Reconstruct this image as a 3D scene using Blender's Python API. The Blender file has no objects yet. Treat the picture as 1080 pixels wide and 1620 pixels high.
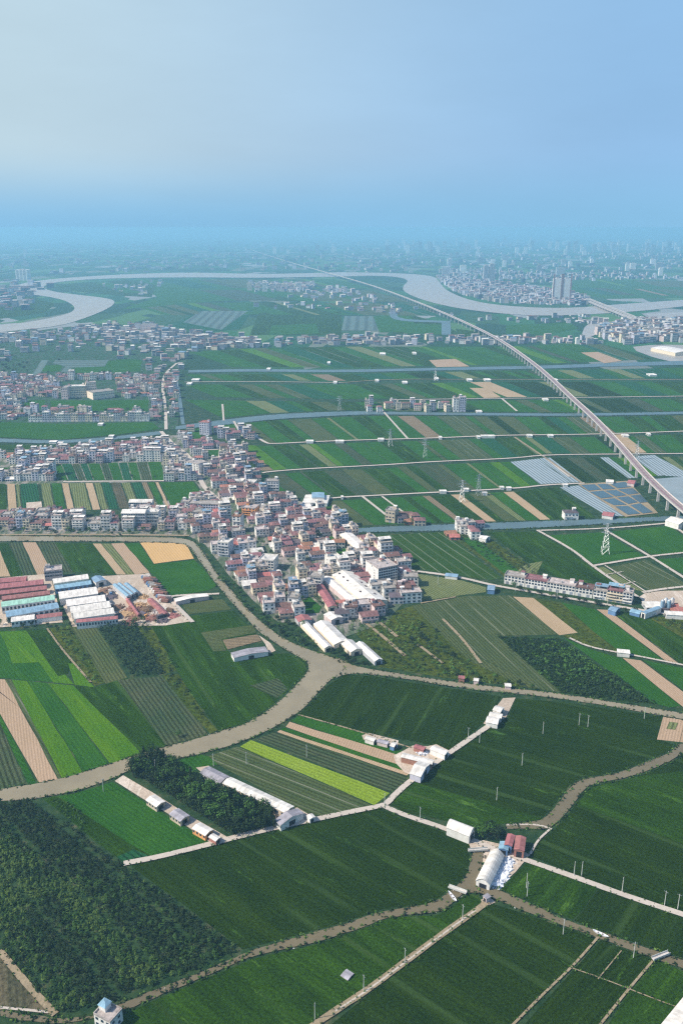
import bpy, math, random
from mathutils import Vector
R = math.radians
S = bpy.context.scene
rnd = random.Random(7)
# ---------------------------------------------------------------- camera
H = 300.0; F = 1365.0; PITCH = math.atan(450/1365.0)
cd = bpy.data.cameras.new('camera'); cam = bpy.data.objects.new('camera', cd); S.collection.objects.link(cam)
cam.location = (0, 0, H); cam.rotation_euler = (math.pi/2-PITCH, 0, 0)
cd.sensor_fit = 'VERTICAL'; cd.sensor_height = 24; cd.lens = 24*F/1620.0
cd.clip_start = 1; cd.clip_end = 90000
S.camera = cam
# ---------------------------------------------------------------- sun and sky
SUN_EL = R(44); SUN_AZ = R(193)            # from where the sun shines, x axis = 0, anticlockwise
sd = bpy.data.lights.new('sun', 'SUN'); sd.energy = 4.8; sd.angle = R(0.5); sd.color = (1, .91, .77)
sun = bpy.data.objects.new('sun', sd); S.collection.objects.link(sun)
sv = Vector((math.cos(SUN_AZ)*math.cos(SUN_EL), math.sin(SUN_AZ)*math.cos(SUN_EL), math.sin(SUN_EL)))
sun.rotation_euler = sv.to_track_quat('Z', 'Y').to_euler(); sun.location = (-200, 0, 600)
W = bpy.data.worlds.new('World'); S.world = W; W.use_nodes = True
nt = W.node_tree; nt.nodes.clear()
def wn(t, **k):
    n = nt.nodes.new(t)
    for a, b in k.items(): setattr(n, a, b)
    return n
sky = wn('ShaderNodeTexSky', sky_type='NISHITA', sun_disc=False, sun_elevation=SUN_EL, sun_rotation=R(90)-SUN_AZ, air_density=1.0, dust_density=3.0, ozone_density=2.0, altitude=100)
tint = wn('ShaderNodeMixRGB', blend_type='MULTIPLY'); tint.inputs[0].default_value = 1; tint.inputs[2].default_value = (.74, .96, 1.3, 1)
tc = wn('ShaderNodeTexCoord'); sep = wn('ShaderNodeSeparateXYZ')
rp = wn('ShaderNodeMapRange'); rp.inputs[1].default_value = .20; rp.inputs[2].default_value = .75; rp.inputs[3].default_value = 1.0; rp.inputs[4].default_value = .0; rp.interpolation_type = 'SMOOTHERSTEP'
rs = wn('ShaderNodeMapRange'); rs.inputs[1].default_value = .38; rs.inputs[2].default_value = -.46; rs.inputs[3].default_value = 0.0; rs.inputs[4].default_value = 1.0; rs.interpolation_type = 'SMOOTHSTEP'
side = wn('ShaderNodeMixRGB'); side.inputs[1].default_value = (2.33, 4.18, 6.49, 1); side.inputs[2].default_value = (4.28, 5.58, 6.30, 1)
hz = wn('ShaderNodeMixRGB')
low = wn('ShaderNodeMapRange'); low.inputs[1].default_value = .0; low.inputs[2].default_value = .085; low.interpolation_type = 'SMOOTHSTEP'
base = wn('ShaderNodeMixRGB'); base.inputs[1].default_value = (2.06, 4.28, 6.36, 1)
cn = wn('ShaderNodeTexNoise'); cn.inputs['Scale'].default_value = 3.2; cn.inputs['Detail'].default_value = 7; cn.inputs['Roughness'].default_value = .55
cmap = wn('ShaderNodeMapping'); cmap.inputs['Scale'].default_value = (1, 1, 3.5); nt.links.new(tc.outputs['Generated'], cmap.inputs[0]); nt.links.new(cmap.outputs[0], cn.inputs[0])
cr_ = wn('ShaderNodeMapRange'); cr_.inputs[1].default_value = .3; cr_.inputs[2].default_value = .7; cr_.inputs[3].default_value = .965; cr_.inputs[4].default_value = 1.045; nt.links.new(cn.outputs[0], cr_.inputs[0])
veil = wn('ShaderNodeMixRGB', blend_type='MULTIPLY'); veil.inputs[0].default_value = 1
bg = wn('ShaderNodeBackground'); bg.inputs[1].default_value = .10
ow = wn('ShaderNodeOutputWorld'); L = nt.links.new
L(tc.outputs['Generated'], sep.inputs[0]); L(sep.outputs[2], rp.inputs[0]); L(sep.outputs[0], rs.inputs[0]); L(sep.outputs[2], low.inputs[0])
L(sky.outputs[0], tint.inputs[1]); L(rs.outputs[0], side.inputs[0]); L(low.outputs[0], base.inputs[0]); L(side.outputs[0], base.inputs[2])
L(rp.outputs[0], hz.inputs[0]); L(tint.outputs[0], hz.inputs[1]); L(base.outputs[0], hz.inputs[2])
L(hz.outputs[0], veil.inputs[1]); L(cr_.outputs[0], veil.inputs[2]); L(veil.outputs[0], bg.inputs[0]); L(bg.outputs[0], ow.inputs[0])
S.view_settings.view_transform = 'Standard'; S.view_settings.look = 'None'; S.view_settings.exposure = 0.3; S.view_settings.gamma = 1
S.render.engine = 'CYCLES'
cy = S.cycles; cy.max_bounces = 5; cy.diffuse_bounces = 2; cy.glossy_bounces = 2; cy.transmission_bounces = 2; cy.volume_bounces = 1; cy.caustics_reflective = False; cy.caustics_refractive = False
cy.use_denoising = False; cy.pixel_filter_type = 'BLACKMAN_HARRIS'; cy.filter_width = 1.3
# ---------------------------------------------------------------- mapping photo pixels to points of the ground
cp, sp_ = math.cos(PITCH), math.sin(PITCH)
def G(px, py, z=0.0):
    a = (px-540)/F; b = (810-py)/F
    dy = cp + b*sp_; dz = -sp_ + b*cp
    t = (H-z)/(-dz)
    return (a*t, dy*t, z)
def vdir(p, q):
    a = G(*p); b = G(*q); l = math.hypot(b[0]-a[0], b[1]-a[1]); return ((b[0]-a[0])/l, (b[1]-a[1])/l)
# ---------------------------------------------------------------- objects
def link(o):
    S.collection.objects.link(o); return o
def tag(o, label=None, cat=None, group=None, kind=None):
    if label: o['label'] = label
    if cat: o['category'] = cat
    if group: o['group'] = group
    if kind: o['kind'] = kind
    return o
def empty(name, loc, rz=0):
    o = bpy.data.objects.new(name, None); link(o); o.location = loc; o.rotation_euler = (0, 0, rz); o.empty_display_size = 1
    return o
class MB:
    """collects faces, one material index each"""
    def __init__(s): s.v = []; s.f = []; s.m = []; s.mi = 0
    def face(s, pts):
        n = len(s.v); s.v += [tuple(p) for p in pts]; s.f.append(tuple(range(n, n+len(pts)))); s.m.append(s.mi)
    def hexa(s, b, t, bottom=False):
        n = len(b)
        for i in range(n): s.face([b[i], b[(i+1) % n], t[(i+1) % n], t[i]])
        s.face(t)
        if bottom: s.face(b[::-1])
    def box(s, x0, y0, z0, x1, y1, z1, bottom=False):
        s.hexa([(x0, y0, z0), (x1, y0, z0), (x1, y1, z0), (x0, y1, z0)], [(x0, y0, z1), (x1, y0, z1), (x1, y1, z1), (x0, y1, z1)], bottom)
    def bar(s, a, b, r, n=4, r2=None):
        a = Vector(a); b = Vector(b); d = (b-a).normalized(); u = d.orthogonal().normalized(); w = d.cross(u); r2 = r if r2 is None else r2
        A = []; B = []
        for i in range(n):
            c = math.cos(2*math.pi*i/n); q = math.sin(2*math.pi*i/n); e = u*c+w*q
            A.append(a+e*r); B.append(b+e*r2)
        s.hexa(A, B, True)
    def build(s, name, mats, parent=None, smooth=False):
        me = bpy.data.meshes.new(name); me.from_pydata(s.v, [], s.f)
        if not isinstance(mats, (list, tuple)): mats = [mats]
        for m in mats: me.materials.append(m)
        me.polygons.foreach_set('material_index', s.m)
        if smooth: me.polygons.foreach_set('use_smooth', [True]*len(s.f))
        me.update()
        o = link(bpy.data.objects.new(name, me))
        if parent: o.parent = parent
        return o
def copy_tree(o, parent=None):
    c = o.copy(); link(c); c.parent = parent
    for ch in o.children: copy_tree(ch, c)
    return c
# ---------------------------------------------------------------- materials
def nodes(name):
    m = bpy.data.materials.new(name); m.use_nodes = True; t = m.node_tree; b = t.nodes['Principled BSDF']
    return m, t, b
def N(t, typ, ins=None, **k):
    n = t.nodes.new(typ)
    for a, b in k.items(): setattr(n, a, b)
    for a, b in (ins or {}).items():
        if isinstance(b, bpy.types.NodeSocket): t.links.new(b, n.inputs[a])
        else: n.inputs[a].default_value = b
    return n
def c4(c): return (c[0], c[1], c[2], 1)
_pm = {}
def paint(name, col, rough=.8, var=.25, scale=.35, metal=0, rand=0.0, spec=.3, streak=0):
    """weathered painted, tiled or rendered surface"""
    if name in _pm: return _pm[name]
    m, t, b = nodes(name); tc = N(t, 'ShaderNodeTexCoord')
    n1 = N(t, 'ShaderNodeTexNoise', {'Vector': tc.outputs['Object'], 'Scale': scale, 'Detail': 6, 'Roughness': .7})
    mr = N(t, 'ShaderNodeMapRange', {0: n1.outputs[0], 1: .3, 2: .7, 3: 1-var, 4: 1+var*.6})
    mul = N(t, 'ShaderNodeMixRGB', {0: 1.0, 1: c4(col), 2: mr.outputs[0]}, blend_type='MULTIPLY'); out = mul.outputs[0]
    if rand:
        oi = N(t, 'ShaderNodeObjectInfo'); hs = N(t, 'ShaderNodeHueSaturation', {'Color': out})
        r1 = N(t, 'ShaderNodeMapRange', {0: oi.outputs['Random'], 3: 1-rand, 4: 1+rand*.35}); t.links.new(r1.outputs[0], hs.inputs['Value'])
        r2 = N(t, 'ShaderNodeMapRange', {0: oi.outputs['Random'], 3: .5+rand*.07, 4: .5-rand*.07}); t.links.new(r2.outputs[0], hs.inputs['Hue'])
        out = hs.outputs[0]
    if streak:
        mp = N(t, 'ShaderNodeMapping', {'Vector': tc.outputs['Object'], 'Scale': (streak, .15, .15)})
        n2 = N(t, 'ShaderNodeTexNoise', {'Vector': mp.outputs[0], 'Scale': 1.0, 'Detail': 3})
        m2 = N(t, 'ShaderNodeMapRange', {0: n2.outputs[0], 1: .35, 2: .65, 3: .72, 4: 1.05})
        out = N(t, 'ShaderNodeMixRGB', {0: 1.0, 1: out, 2: m2.outputs[0]}, blend_type='MULTIPLY').outputs[0]
    t.links.new(out, b.inputs['Base Color']); b.inputs['Roughness'].default_value = rough; b.inputs['Metallic'].default_value = metal
    b.inputs['Specular IOR Level'].default_value = spec
    _pm[name] = m; return m
def crop(name, c1, c2, d=(0, 1), row=2.6, rowamt=.35, streak=.6, fine=.5, c3=None, w3=.0, bump=.6, lines=0, lcol=(.34, .34, .26), lw=.93, llo=.15, lhi=.8, seed=0, fs=.9):
    """planted or ploughed ground: rows along the world direction d"""
    m, t, b = nodes(name); g = N(t, 'ShaderNodeNewGeometry'); ang = math.atan2(d[1], d[0])
    mp = N(t, 'ShaderNodeMapping', {'Vector': g.outputs['Position'], 'Rotation': (0, 0, -ang), 'Location': (seed*13.7, seed*7.1, 0)})
    st = N(t, 'ShaderNodeMapping', {'Vector': mp.outputs[0], 'Scale': (.010, .11, 1)})
    n1 = N(t, 'ShaderNodeTexNoise', {'Vector': st.outputs[0], 'Scale': 1.0, 'Detail': 5, 'Roughness': .65})
    f1 = N(t, 'ShaderNodeMapRange', {0: n1.outputs[0], 1: .35, 2: .68, 3: 0, 4: streak})
    n0 = N(t, 'ShaderNodeTexNoise', {'Vector': mp.outputs[0], 'Scale': .022, 'Detail': 6, 'Roughness': .7})
    f0 = N(t, 'ShaderNodeMapRange', {0: n0.outputs[0], 1: .35, 2: .7, 3: 0, 4: .8})
    av = N(t, 'ShaderNodeMath', {0: f1.outputs[0], 1: f0.outputs[0]}, operation='MAXIMUM')
    mix = N(t, 'ShaderNodeMixRGB', {0: av.outputs[0], 1: c4(c1), 2: c4(c2)}); out = mix.outputs[0]
    if c3:
        s3 = N(t, 'ShaderNodeMapping', {'Vector': mp.outputs[0], 'Scale': (.03, .16, 1), 'Location': (31, 17, 0)})
        n3 = N(t, 'ShaderNodeTexNoise', {'Vector': s3.outputs[0], 'Scale': 1.0, 'Detail': 6, 'Roughness': .75})
        f3 = N(t, 'ShaderNodeMapRange', {0: n3.outputs[0], 1: .66-w3*.3, 2: .74-w3*.25, 3: 0, 4: .85})
        out = N(t, 'ShaderNodeMixRGB', {0: f3.outputs[0], 1: out, 2: c4(c3)}).outputs[0]
    # rows
    wv = N(t, 'ShaderNodeTexWave', {'Vector': mp.outputs[0], 'Scale': 1/row*.314, 'Distortion': 1.2, 'Detail': 2, 'Detail Scale': .3}, wave_type='BANDS', bands_direction='Y')
    rw = N(t, 'ShaderNodeMapRange', {0: wv.outputs[0], 1: .1, 2: .7, 3: 1-rowamt, 4: 1+rowamt*.3})
    out = N(t, 'ShaderNodeMixRGB', {0: 1.0, 1: out, 2: rw.outputs[0]}, blend_type='MULTIPLY').outputs[0]
    nf = N(t, 'ShaderNodeTexNoise', {'Vector': mp.outputs[0], 'Scale': fs, 'Detail': 4, 'Roughness': .8})
    ff = N(t, 'ShaderNodeMapRange', {0: nf.outputs[0], 1: .3, 2: .7, 3: 1-fine, 4: 1+fine})
    out = N(t, 'ShaderNodeMixRGB', {0: 1.0, 1: out, 2: ff.outputs[0]}, blend_type='MULTIPLY').outputs[0]
    if lines:
        wl = N(t, 'ShaderNodeTexWave', {'Vector': mp.outputs[0], 'Scale': 1/lines*.314, 'Distortion': .25, 'Detail': 1}, wave_type='BANDS', bands_direction='Y')
        nl = N(t, 'ShaderNodeTexNoise', {'Vector': st.outputs[0], 'Scale': .7, 'Detail': 3})
        wa = N(t, 'ShaderNodeMapRange', {0: wl.outputs[0], 1: lw, 2: .985, 3: 0, 4: 1}); wb = N(t, 'ShaderNodeMapRange', {0: nl.outputs[0], 1: .4, 2: .6, 3: llo, 4: lhi})
        ml = N(t, 'ShaderNodeMath', {0: wa.outputs[0], 1: wb.outputs[0]}, operation='MULTIPLY')
        out = N(t, 'ShaderNodeMixRGB', {0: ml.outputs[0], 1: out, 2: c4(lcol)}).outputs[0]
    t.links.new(out, b.inputs['Base Color']); b.inputs['Roughness'].default_value = 1; b.inputs['Specular IOR Level'].default_value = .0
    if bump:
        bp = N(t, 'ShaderNodeBump', {'Height': nf.outputs[0], 'Strength': bump, 'Distance': 1.2}); t.links.new(bp.outputs[0], b.inputs['Normal'])
    return m
K = dict(  # name, base, second, options
 dg=('dark_crop', (.010, .033, .006), (.027, .085, .012), dict(rowamt=.10, fine=.7, streak=1.0, c3=(.085, .17, .02), w3=.22, lines=15, lcol=(.07, .12, .03), lw=.86, llo=-.4, lhi=.42)),
 dd=('deep_crop', (.008, .026, .006), (.020, .052, .008), dict(rowamt=.10, fine=.7, streak=.9, c3=(.06, .13, .015), w3=.16, lines=19, lcol=(.055, .10, .025), lw=.88, llo=-.4, lhi=.42)),
 bg=('bright_crop', (.034, .13, .012), (.070, .19, .014), dict(rowamt=.08, fine=.55, streak=1.0, c3=(.015, .05, .012), w3=.25)),
 mg=('mid_crop', (.015, .080, .022), (.036, .135, .028), dict(rowamt=.14, fine=.55)),
 yg=('yellow_crop', (.18, .27, .015), (.24, .32, .04), dict(rowamt=.15)),
 gg=('leafy_crop', (.045, .088, .035), (.085, .12, .06), dict(rowamt=.35, row=2.4, fine=.65)),
 rg=('row_crop', (.028, .070, .035), (.075, .10, .065), dict(rowamt=.45, row=2.8, fine=.6)),
 lg=('lined_crop', (.040, .080, .036), (.075, .115, .055), dict(rowamt=.3, lines=8, lw=.95, llo=-.1, lhi=.6, lcol=(.26, .26, .18))),
 lb=('dark_lined_crop', (.020, .065, .022), (.038, .095, .032), dict(rowamt=.2, lines=10, lw=.94, lhi=.6, lcol=(.26, .28, .2))),
 ol=('olive_crop', (.13, .16, .055), (.20, .21, .09), dict(rowamt=.4)),
 te=('teal_crop', (.013, .075, .036), (.022, .11, .05), dict(rowamt=.4, row=3)),
 tn=('ploughed_soil', (.36, .26, .15), (.46, .33, .21), dict(rowamt=.18, row=1.6, fine=.25, bump=.2)),
 pk=('pink_soil', (.42, .29, .19), (.34, .24, .15), dict(rowamt=.16, row=1.7, fine=.25, bump=.2)),
 go=('golden_stubble', (.58, .36, .15), (.50, .32, .14), dict(rowamt=.12, fine=.18, bump=.2)),
 br=('brown_soil', (.20, .15, .09), (.27, .20, .12), dict(rowamt=.4, fine=.35)),
 wb=('weedy_soil', (.05, .055, .03), (.15, .12, .07), dict(rowamt=.2, fine=.6, streak=.9, fs=.4)),
 sc=('scrub', (.024, .058, .020), (.062, .092, .035), dict(rowamt=.0, fine=.8, fs=.30, streak=.9, bump=1)),
 pd=('pond_grid', (.13, .16, .14), (.08, .14, .13), dict(rowamt=.3, row=30, fine=.2, bump=0, streak=.9)),
 pl=('plastic_mulch', (.30, .35, .37), (.22, .28, .30), dict(rowamt=.45, row=4.5, fine=.12, bump=0)),
)
_mats = {}
GREEN = ('dg', 'dd', 'bg', 'mg', 'gg', 'rg', 'lg', 'lb', 'te', 'sc')
def cropmat(key, d):
    a = round(math.atan2(d[1], d[0])/R(4)); sd_ = rnd.randrange(3)
    if (key, a, sd_) not in _mats:
        n, c1, c2, k = K[key]
        if key in GREEN: kb = .75 if key in ('gg', 'rg', 'lg', 'te') else .35; c1 = (c1[0]*1.25, c1[1]*.98, c1[2]*kb); c2 = (c2[0]*1.3, c2[1], c2[2]*kb)
        _mats[(key, a, sd_)] = crop(n, c1, c2, d=(math.cos(a*R(4)), math.sin(a*R(4))), seed=sd_*3+1, **k)
    return _mats[(key, a, sd_)]
FNAME = dict(dg='crop_field', dd='crop_field', bg='crop_field', mg='crop_field', yg='crop_field', gg='vegetable_field', rg='vegetable_field', lg='vegetable_field', lb='vegetable_field', ol='stubble_field', te='vegetable_field', tn='bare_field', pk='bare_field', go='bare_field', br='bare_field', wb='weedy_ground', sc='scrub_ground', pl='mulched_field', pd='fish_pond_grid')
# ---------------------------------------------------------------- flat sheets
def sheet(name, pts, mat, z, jit=0.0, kind='structure', step=18):
    """one flat polygon given by ground points"""
    q = []
    n = len(pts)
    for i in range(n):
        a = pts[i]; b = pts[(i+1) % n]; l = math.hypot(b[0]-a[0], b[1]-a[1]); k = max(1, min(40, int(l/step))) if jit else 1
        for j in range(k):
            u = j/k; w = jit if j else 0
            q.append((a[0]+(b[0]-a[0])*u+rnd.uniform(-w, w), a[1]+(b[1]-a[1])*u+rnd.uniform(-w, w), z))
    me = bpy.data.meshes.new(name); me.from_pydata(q, [], [tuple(range(len(q)))]); me.materials.append(mat); me.update()
    if me.polygons[0].normal.z < 0: me.flip_normals()
    o = link(bpy.data.objects.new(name, me)); o['kind'] = kind
    return o
def P(*a): return [G(a[i], a[i+1]) for i in range(0, len(a), 2)]
_zl = [0]
def fld(key, pts, d=None, z=None, lay=0):
    """a field: pts = flat list of photo pixels; rows along the first->last edge unless d is given"""
    g = P(*pts)
    if d is None: d = vdir(pts[0:2], pts[-2:])
    _zl[0] += 1
    dist = sum(p[1] for p in g)/len(g)
    zz = (.05+.05*lay+.004*(_zl[0] % 8))*(1+dist/1200)
    return sheet(FNAME[key], g, cropmat(key, d), zz, jit=.35)
def strips(A, B, C, D, seq, gap=.0, lay=0):
    """quad A-B top, D-C bottom (photo pixels) cut into strips (width, key)"""
    tot = sum(w for w, k in seq); u = 0
    a, b, c, d = G(*A), G(*B), G(*C), G(*D)
    def lp(p, q, t): return (p[0]+(q[0]-p[0])*t, p[1]+(q[1]-p[1])*t, 0)
    for w, k in seq:
        v = u+w/tot
        if k:
            e = .004 if gap == 0 else gap
            pts = [lp(a, b, u+e), lp(a, b, v-e), lp(d, c, v-e), lp(d, c, u+e)]
            dx, dy = pts[3][0]-pts[0][0], pts[3][1]-pts[0][1]; l = math.hypot(dx, dy)
            _zl[0] += 1
            sheet(FNAME[k], pts, cropmat(k, (dx/l, dy/l)), (.05+.05*lay+.004*(_zl[0] % 8))*(1+a[1]/1200), jit=.35)
        u = v
def xat(line, y_at_x):  # y of an image polyline at image x
    x = y_at_x
    for (x0, y0), (x1, y1) in zip(line, line[1:]):
        if x0 <= x <= x1: return y0+(y1-y0)*(x-x0)/(x1-x0)
    return line[0][1] if x < line[0][0] else line[-1][1]
def band(top, bot, slope, cuts, lay=0):
    """a band of ground between two image polylines (left to right), cut by lines leaning slope px of x per px of y at its place"""
    # cuts: list of (x on top line, key of the strip to the right of it); last key ignored
    cc = []
    for (x0, k), (x1, _) in zip(cuts, cuts[1:]):
        m = max(1, int((x1-x0)/rnd.uniform(12, 22))) if k in ('mg', 'dg', 'dd', 'te') else 1; x = x0
        for i in range(m):
            cc.append((x, k if i == 0 or rnd.random() < .35 else rnd.choice(['mg', 'dg', 'gg', 'te', 'mg', 'lg', 'rg', 'bg'] + (['ol', 'br'] if rnd.random() < .5 else [])))); x += (x1-x0)/m*rnd.uniform(.6, 1.1)
            x = min(x, x1-3)
    cuts = cc+[cuts[-1]]
    for (x0, k), (x1, _) in zip(cuts, cuts[1:]):
        if not k or x1-x0 < 1.8: continue
        def down(x):
            y0 = xat(top, x); xx = x
            for _i in range(6): xx = x+slope*(xat(bot, xx)-y0)
            return xx
        e = .6
        X0, X1 = down(x0), down(x1)
        T = [(x0+e, xat(top, x0+e)+.4)]+[(x, y+.4) for x, y in top if x0+e < x < x1-e]+[(x1-e, xat(top, x1-e)+.4)]
        B = [(X1-e, xat(bot, X1-e)-.4)]+[(x, y-.4) for x, y in reversed(bot) if X0+e < x < X1-e]+[(X0+e, xat(bot, X0+e)-.4)]
        pts = [c for p in T+B for c in p]
        fld(k, pts, lay=lay, d=vdir(T[0], B[-1]))
ROADS = []
def ribbon(name, pts, width, mat, z, w2=None, closed=False):
    """road or path: world width, photo pixels"""
    g = P(*pts) if not isinstance(pts[0], tuple) else pts
    # smooth by chaikin
    for _ in range(2):
        q = [g[0]]
        for a, b in zip(g, g[1:]):
            q.append(tuple(a[i]*.75+b[i]*.25 for i in range(3))); q.append(tuple(a[i]*.25+b[i]*.75 for i in range(3)))
        q.append(g[-1]); g = q
    v = []; n = len(g)
    for i, p in enumerate(g):
        a = g[max(0, i-1)]; b = g[min(n-1, i+1)]; dx, dy = b[0]-a[0], b[1]-a[1]; l = math.hypot(dx, dy) or 1
        w = width*(1+rnd.uniform(-.06, .06))/2; zz = z*(1+p[1]/1200)
        v += [(p[0]-dy/l*w, p[1]+dx/l*w, zz), (p[0]+dy/l*w, p[1]-dx/l*w, zz)]
    f = [(2*i, 2*i+1, 2*i+3, 2*i+2) for i in range(n-1)]
    ROADS.append((v[0::2], v[1::2]))
    me = bpy.data.meshes.new(name); me.from_pydata(v, [], f); me.materials.append(mat); me.update()
    o = link(bpy.data.objects.new(name, me)); o['kind'] = 'structure'; return o
# ================================================================ SETTING
def ground_mat():
    m, t, b = nodes('ground'); g = N(t, 'ShaderNodeNewGeometry')
    jit = N(t, 'ShaderNodeTexNoise', {'Vector': g.outputs['Position'], 'Scale': .004, 'Detail': 2})
    off = N(t, 'ShaderNodeMixRGB', {0: 1.0, 1: g.outputs['Position'], 2: (0, 0, 0, 1)}, blend_type='ADD')
    mp = N(t, 'ShaderNodeMapping', {'Vector': off.outputs[0], 'Rotation': (0, 0, .45), 'Scale': (.008, .0030, 1)})
    vo = N(t, 'ShaderNodeTexVoronoi', {'Vector': mp.outputs[0], 'Scale': 1.0}, distance='CHEBYCHEV')
    sv_ = N(t, 'ShaderNodeSeparateColor', {0: vo.outputs['Color']}); cr = N(t, 'ShaderNodeValToRGB', {0: sv_.outputs[0]}); e = cr.color_ramp; e.interpolation = 'CONSTANT'
    e.elements[0].color = (.018, .055, .02, 1); e.elements[1].position = .3; e.elements[1].color = (.03, .11, .03, 1)
    for p, c in ((.45, (.035, .085, .03, 1)), (.62, (.022, .08, .03, 1)), (.78, (.07, .15, .045, 1)), (.90, (.14, .16, .12, 1)), (.965, (.24, .25, .24, 1))):
        q = e.elements.new(p); q.color = c
    # close by: verges of grass and bare earth
    n1 = N(t, 'ShaderNodeTexNoise', {'Vector': g.outputs['Position'], 'Scale': .12, 'Detail': 8, 'Roughness': .75})
    r1 = N(t, 'ShaderNodeValToRGB', {0: n1.outputs[0]}); e = r1.color_ramp
    e.elements[0].position = .38; e.elements[0].color = (.012, .034, .012, 1); e.elements[1].position = .72; e.elements[1].color = (.12, .10, .055, 1)
    q = e.elements.new(.55); q.color = (.032, .062, .022, 1)
    sx = N(t, 'ShaderNodeSeparateXYZ', {0: g.outputs['Position']})
    mr = N(t, 'ShaderNodeMapRange', {0: sx.outputs[1], 1: 1500, 2: 2300, 3: 0, 4: 1})
    mx = N(t, 'ShaderNodeMixRGB', {0: mr.outputs[0], 1: r1.outputs[0], 2: cr.outputs[0]})
    t.links.new(mx.outputs[0], b.inputs['Base Color']); b.inputs['Roughness'].default_value = 1; b.inputs['Specular IOR Level'].default_value = .05
    return m
gm = ground_mat()
GX, GY0, GY1 = 24000, -400, 42000
mb = MB(); mb.face([(-GX, GY0, 0), (GX, GY0, 0), (GX, GY1, 0), (-GX, GY1, 0)]); o = mb.build('ground', gm); o['kind'] = 'structure'
# ---- water
def watermat(name, col, rough, bump=.06):
    m, t, b = nodes(name); g = N(t, 'ShaderNodeNewGeometry')
    n = N(t, 'ShaderNodeTexNoise', {'Vector': g.outputs['Position'], 'Scale': .03, 'Detail': 8, 'Roughness': .7})
    mr = N(t, 'ShaderNodeMapRange', {0: n.outputs[0], 1: .3, 2: .7, 3: .82, 4: 1.15})
    mu = N(t, 'ShaderNodeMixRGB', {0: 1.0, 1: c4(col), 2: mr.outputs[0]}, blend_type='MULTIPLY'); t.links.new(mu.outputs[0], b.inputs['Base Color'])
    n2 = N(t, 'ShaderNodeTexNoise', {'Vector': g.outputs['Position'], 'Scale': .8, 'Detail': 4})
    bp = N(t, 'ShaderNodeBump', {'Height': n2.outputs[0], 'Strength': bump, 'Distance': .3}); t.links.new(bp.outputs[0], b.inputs['Normal'])
    b.inputs['Roughness'].default_value = rough; b.inputs['IOR'].default_value = 1.33
    return m
wm = watermat('silty_water', (.26, .215, .135), .2); wk = watermat('brown_canal_water', (.16, .13, .075), .25)
wb_ = watermat('blue_canal_water', (.10, .15, .16), .45); wr = watermat('river_water', (.36, .32, .27), .4); wp = watermat('pond_water', (.06, .10, .12), .25)
def smooth(g, k=2):
    for _ in range(k):
        q = [g[0]]
        for a, b in zip(g, g[1:]):
            q.append(tuple(a[i]*.75+b[i]*.25 for i in range(3))); q.append(tuple(a[i]*.25+b[i]*.75 for i in range(3)))
        q.append(g[-1]); g = q
    return g
BANKS = []
def water(name, up, lo, mat, z=.30, bank=True):
    """up and lo: the two banks as photo pixels, both left to right"""
    a = smooth(P(*up)); b = smooth(P(*lo))
    if bank: BANKS.append(a); BANKS.append(b)
    pts = a+b[::-1]
    v = [(x+rnd.uniform(-.3, .3), y+rnd.uniform(-.3, .3), z*(1+y/1200)) for x, y, _ in pts]
    me = bpy.data.meshes.new(name); me.from_pydata(v, [], [tuple(range(len(v)))]); me.materials.append(mat); me.update()
    if me.polygons[0].normal.z < 0: me.flip_normals()
    o = link(bpy.data.objects.new(name, me)); o['kind'] = 'structure'; return o
RU = [-60,1258, 0,1250, 40,1243, 90,1235, 140,1220, 187,1205, 217,1195, 260,1182, 300,1173, 333,1163, 360,1154, 383,1149, 417,1130, 443,1110, 460,1093, 473,1080, 486,1065, 489,1056, 485,1046, 456,1031, 415,1005, 393,983, 367,953, 341,924, 326,901, 309,879, 300,866, 288,860, 240,858, 150,857, 0,857, -60,857]
RL = [-60,1275, 0,1267, 33,1267, 67,1262, 117,1253, 150,1243, 187,1228, 213,1215, 240,1207, 273,1203, 317,1193, 360,1182, 400,1167, 433,1152, 473,1128, 493,1108, 513,1085, 528,1072, 541,1066, 545,1056, 537,1044, 493,1030, 456,1016, 415,987, 389,961, 363,931, 341,905, 328,885, 316,866, 300,852, 240,850, 150,850, 0,848, -60,848]
water('river_reach', RU, RL, wm)
# canal running on to the east from the bend
water('canal', [532,1040, 560,1055, 640,1068, 700,1077, 760,1085, 830,1092, 900,1100, 960,1110, 1080,1129, 1140,1138], [532,1072, 560,1064, 640,1074, 700,1085, 760,1093, 830,1099, 900,1108, 960,1117, 1080,1139, 1140,1148], wm, z=.31)
water('canal', [1110,1178, 1080,1177, 1069,1178, 1064,1190, 1027,1204, 988,1221, 950,1229, 920,1232, 902,1245, 884,1269, 861,1296, 843,1301, 799,1306], [1130,1188, 1082,1189, 1070,1198, 1056,1206, 1021,1221, 991,1231, 938,1240, 920,1251, 905,1275, 887,1296, 870,1312, 843,1312, 801,1312], wk)
water('canal', [400,1504, 480,1480, 533,1467, 607,1441, 683,1432, 713,1409, 738,1387, 744,1364, 747,1349], [400,1514, 500,1492, 567,1470, 617,1450, 690,1446, 713,1432, 733,1412, 760,1412, 764,1348], wk)
water('canal', [-40,1592, 0,1597, 56,1609, 111,1612, 150,1608, 222,1576, 259,1562, 315,1540, 370,1517, 400,1504], [-40,1602, 0,1606, 37,1616, 111,1622, 200,1599, 230,1585, 259,1573, 315,1550, 370,1525, 400,1514], wk)
water('canal', [757,1385, 771,1402, 802,1414, 837,1430, 887,1453, 933,1470, 960,1478, 1013,1498, 1080,1520, 1140,1540], [733,1412, 760,1414, 783,1423, 830,1443, 887,1463, 940,1483, 987,1500, 1033,1517, 1080,1533, 1140,1553], wk, z=.32)
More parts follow.
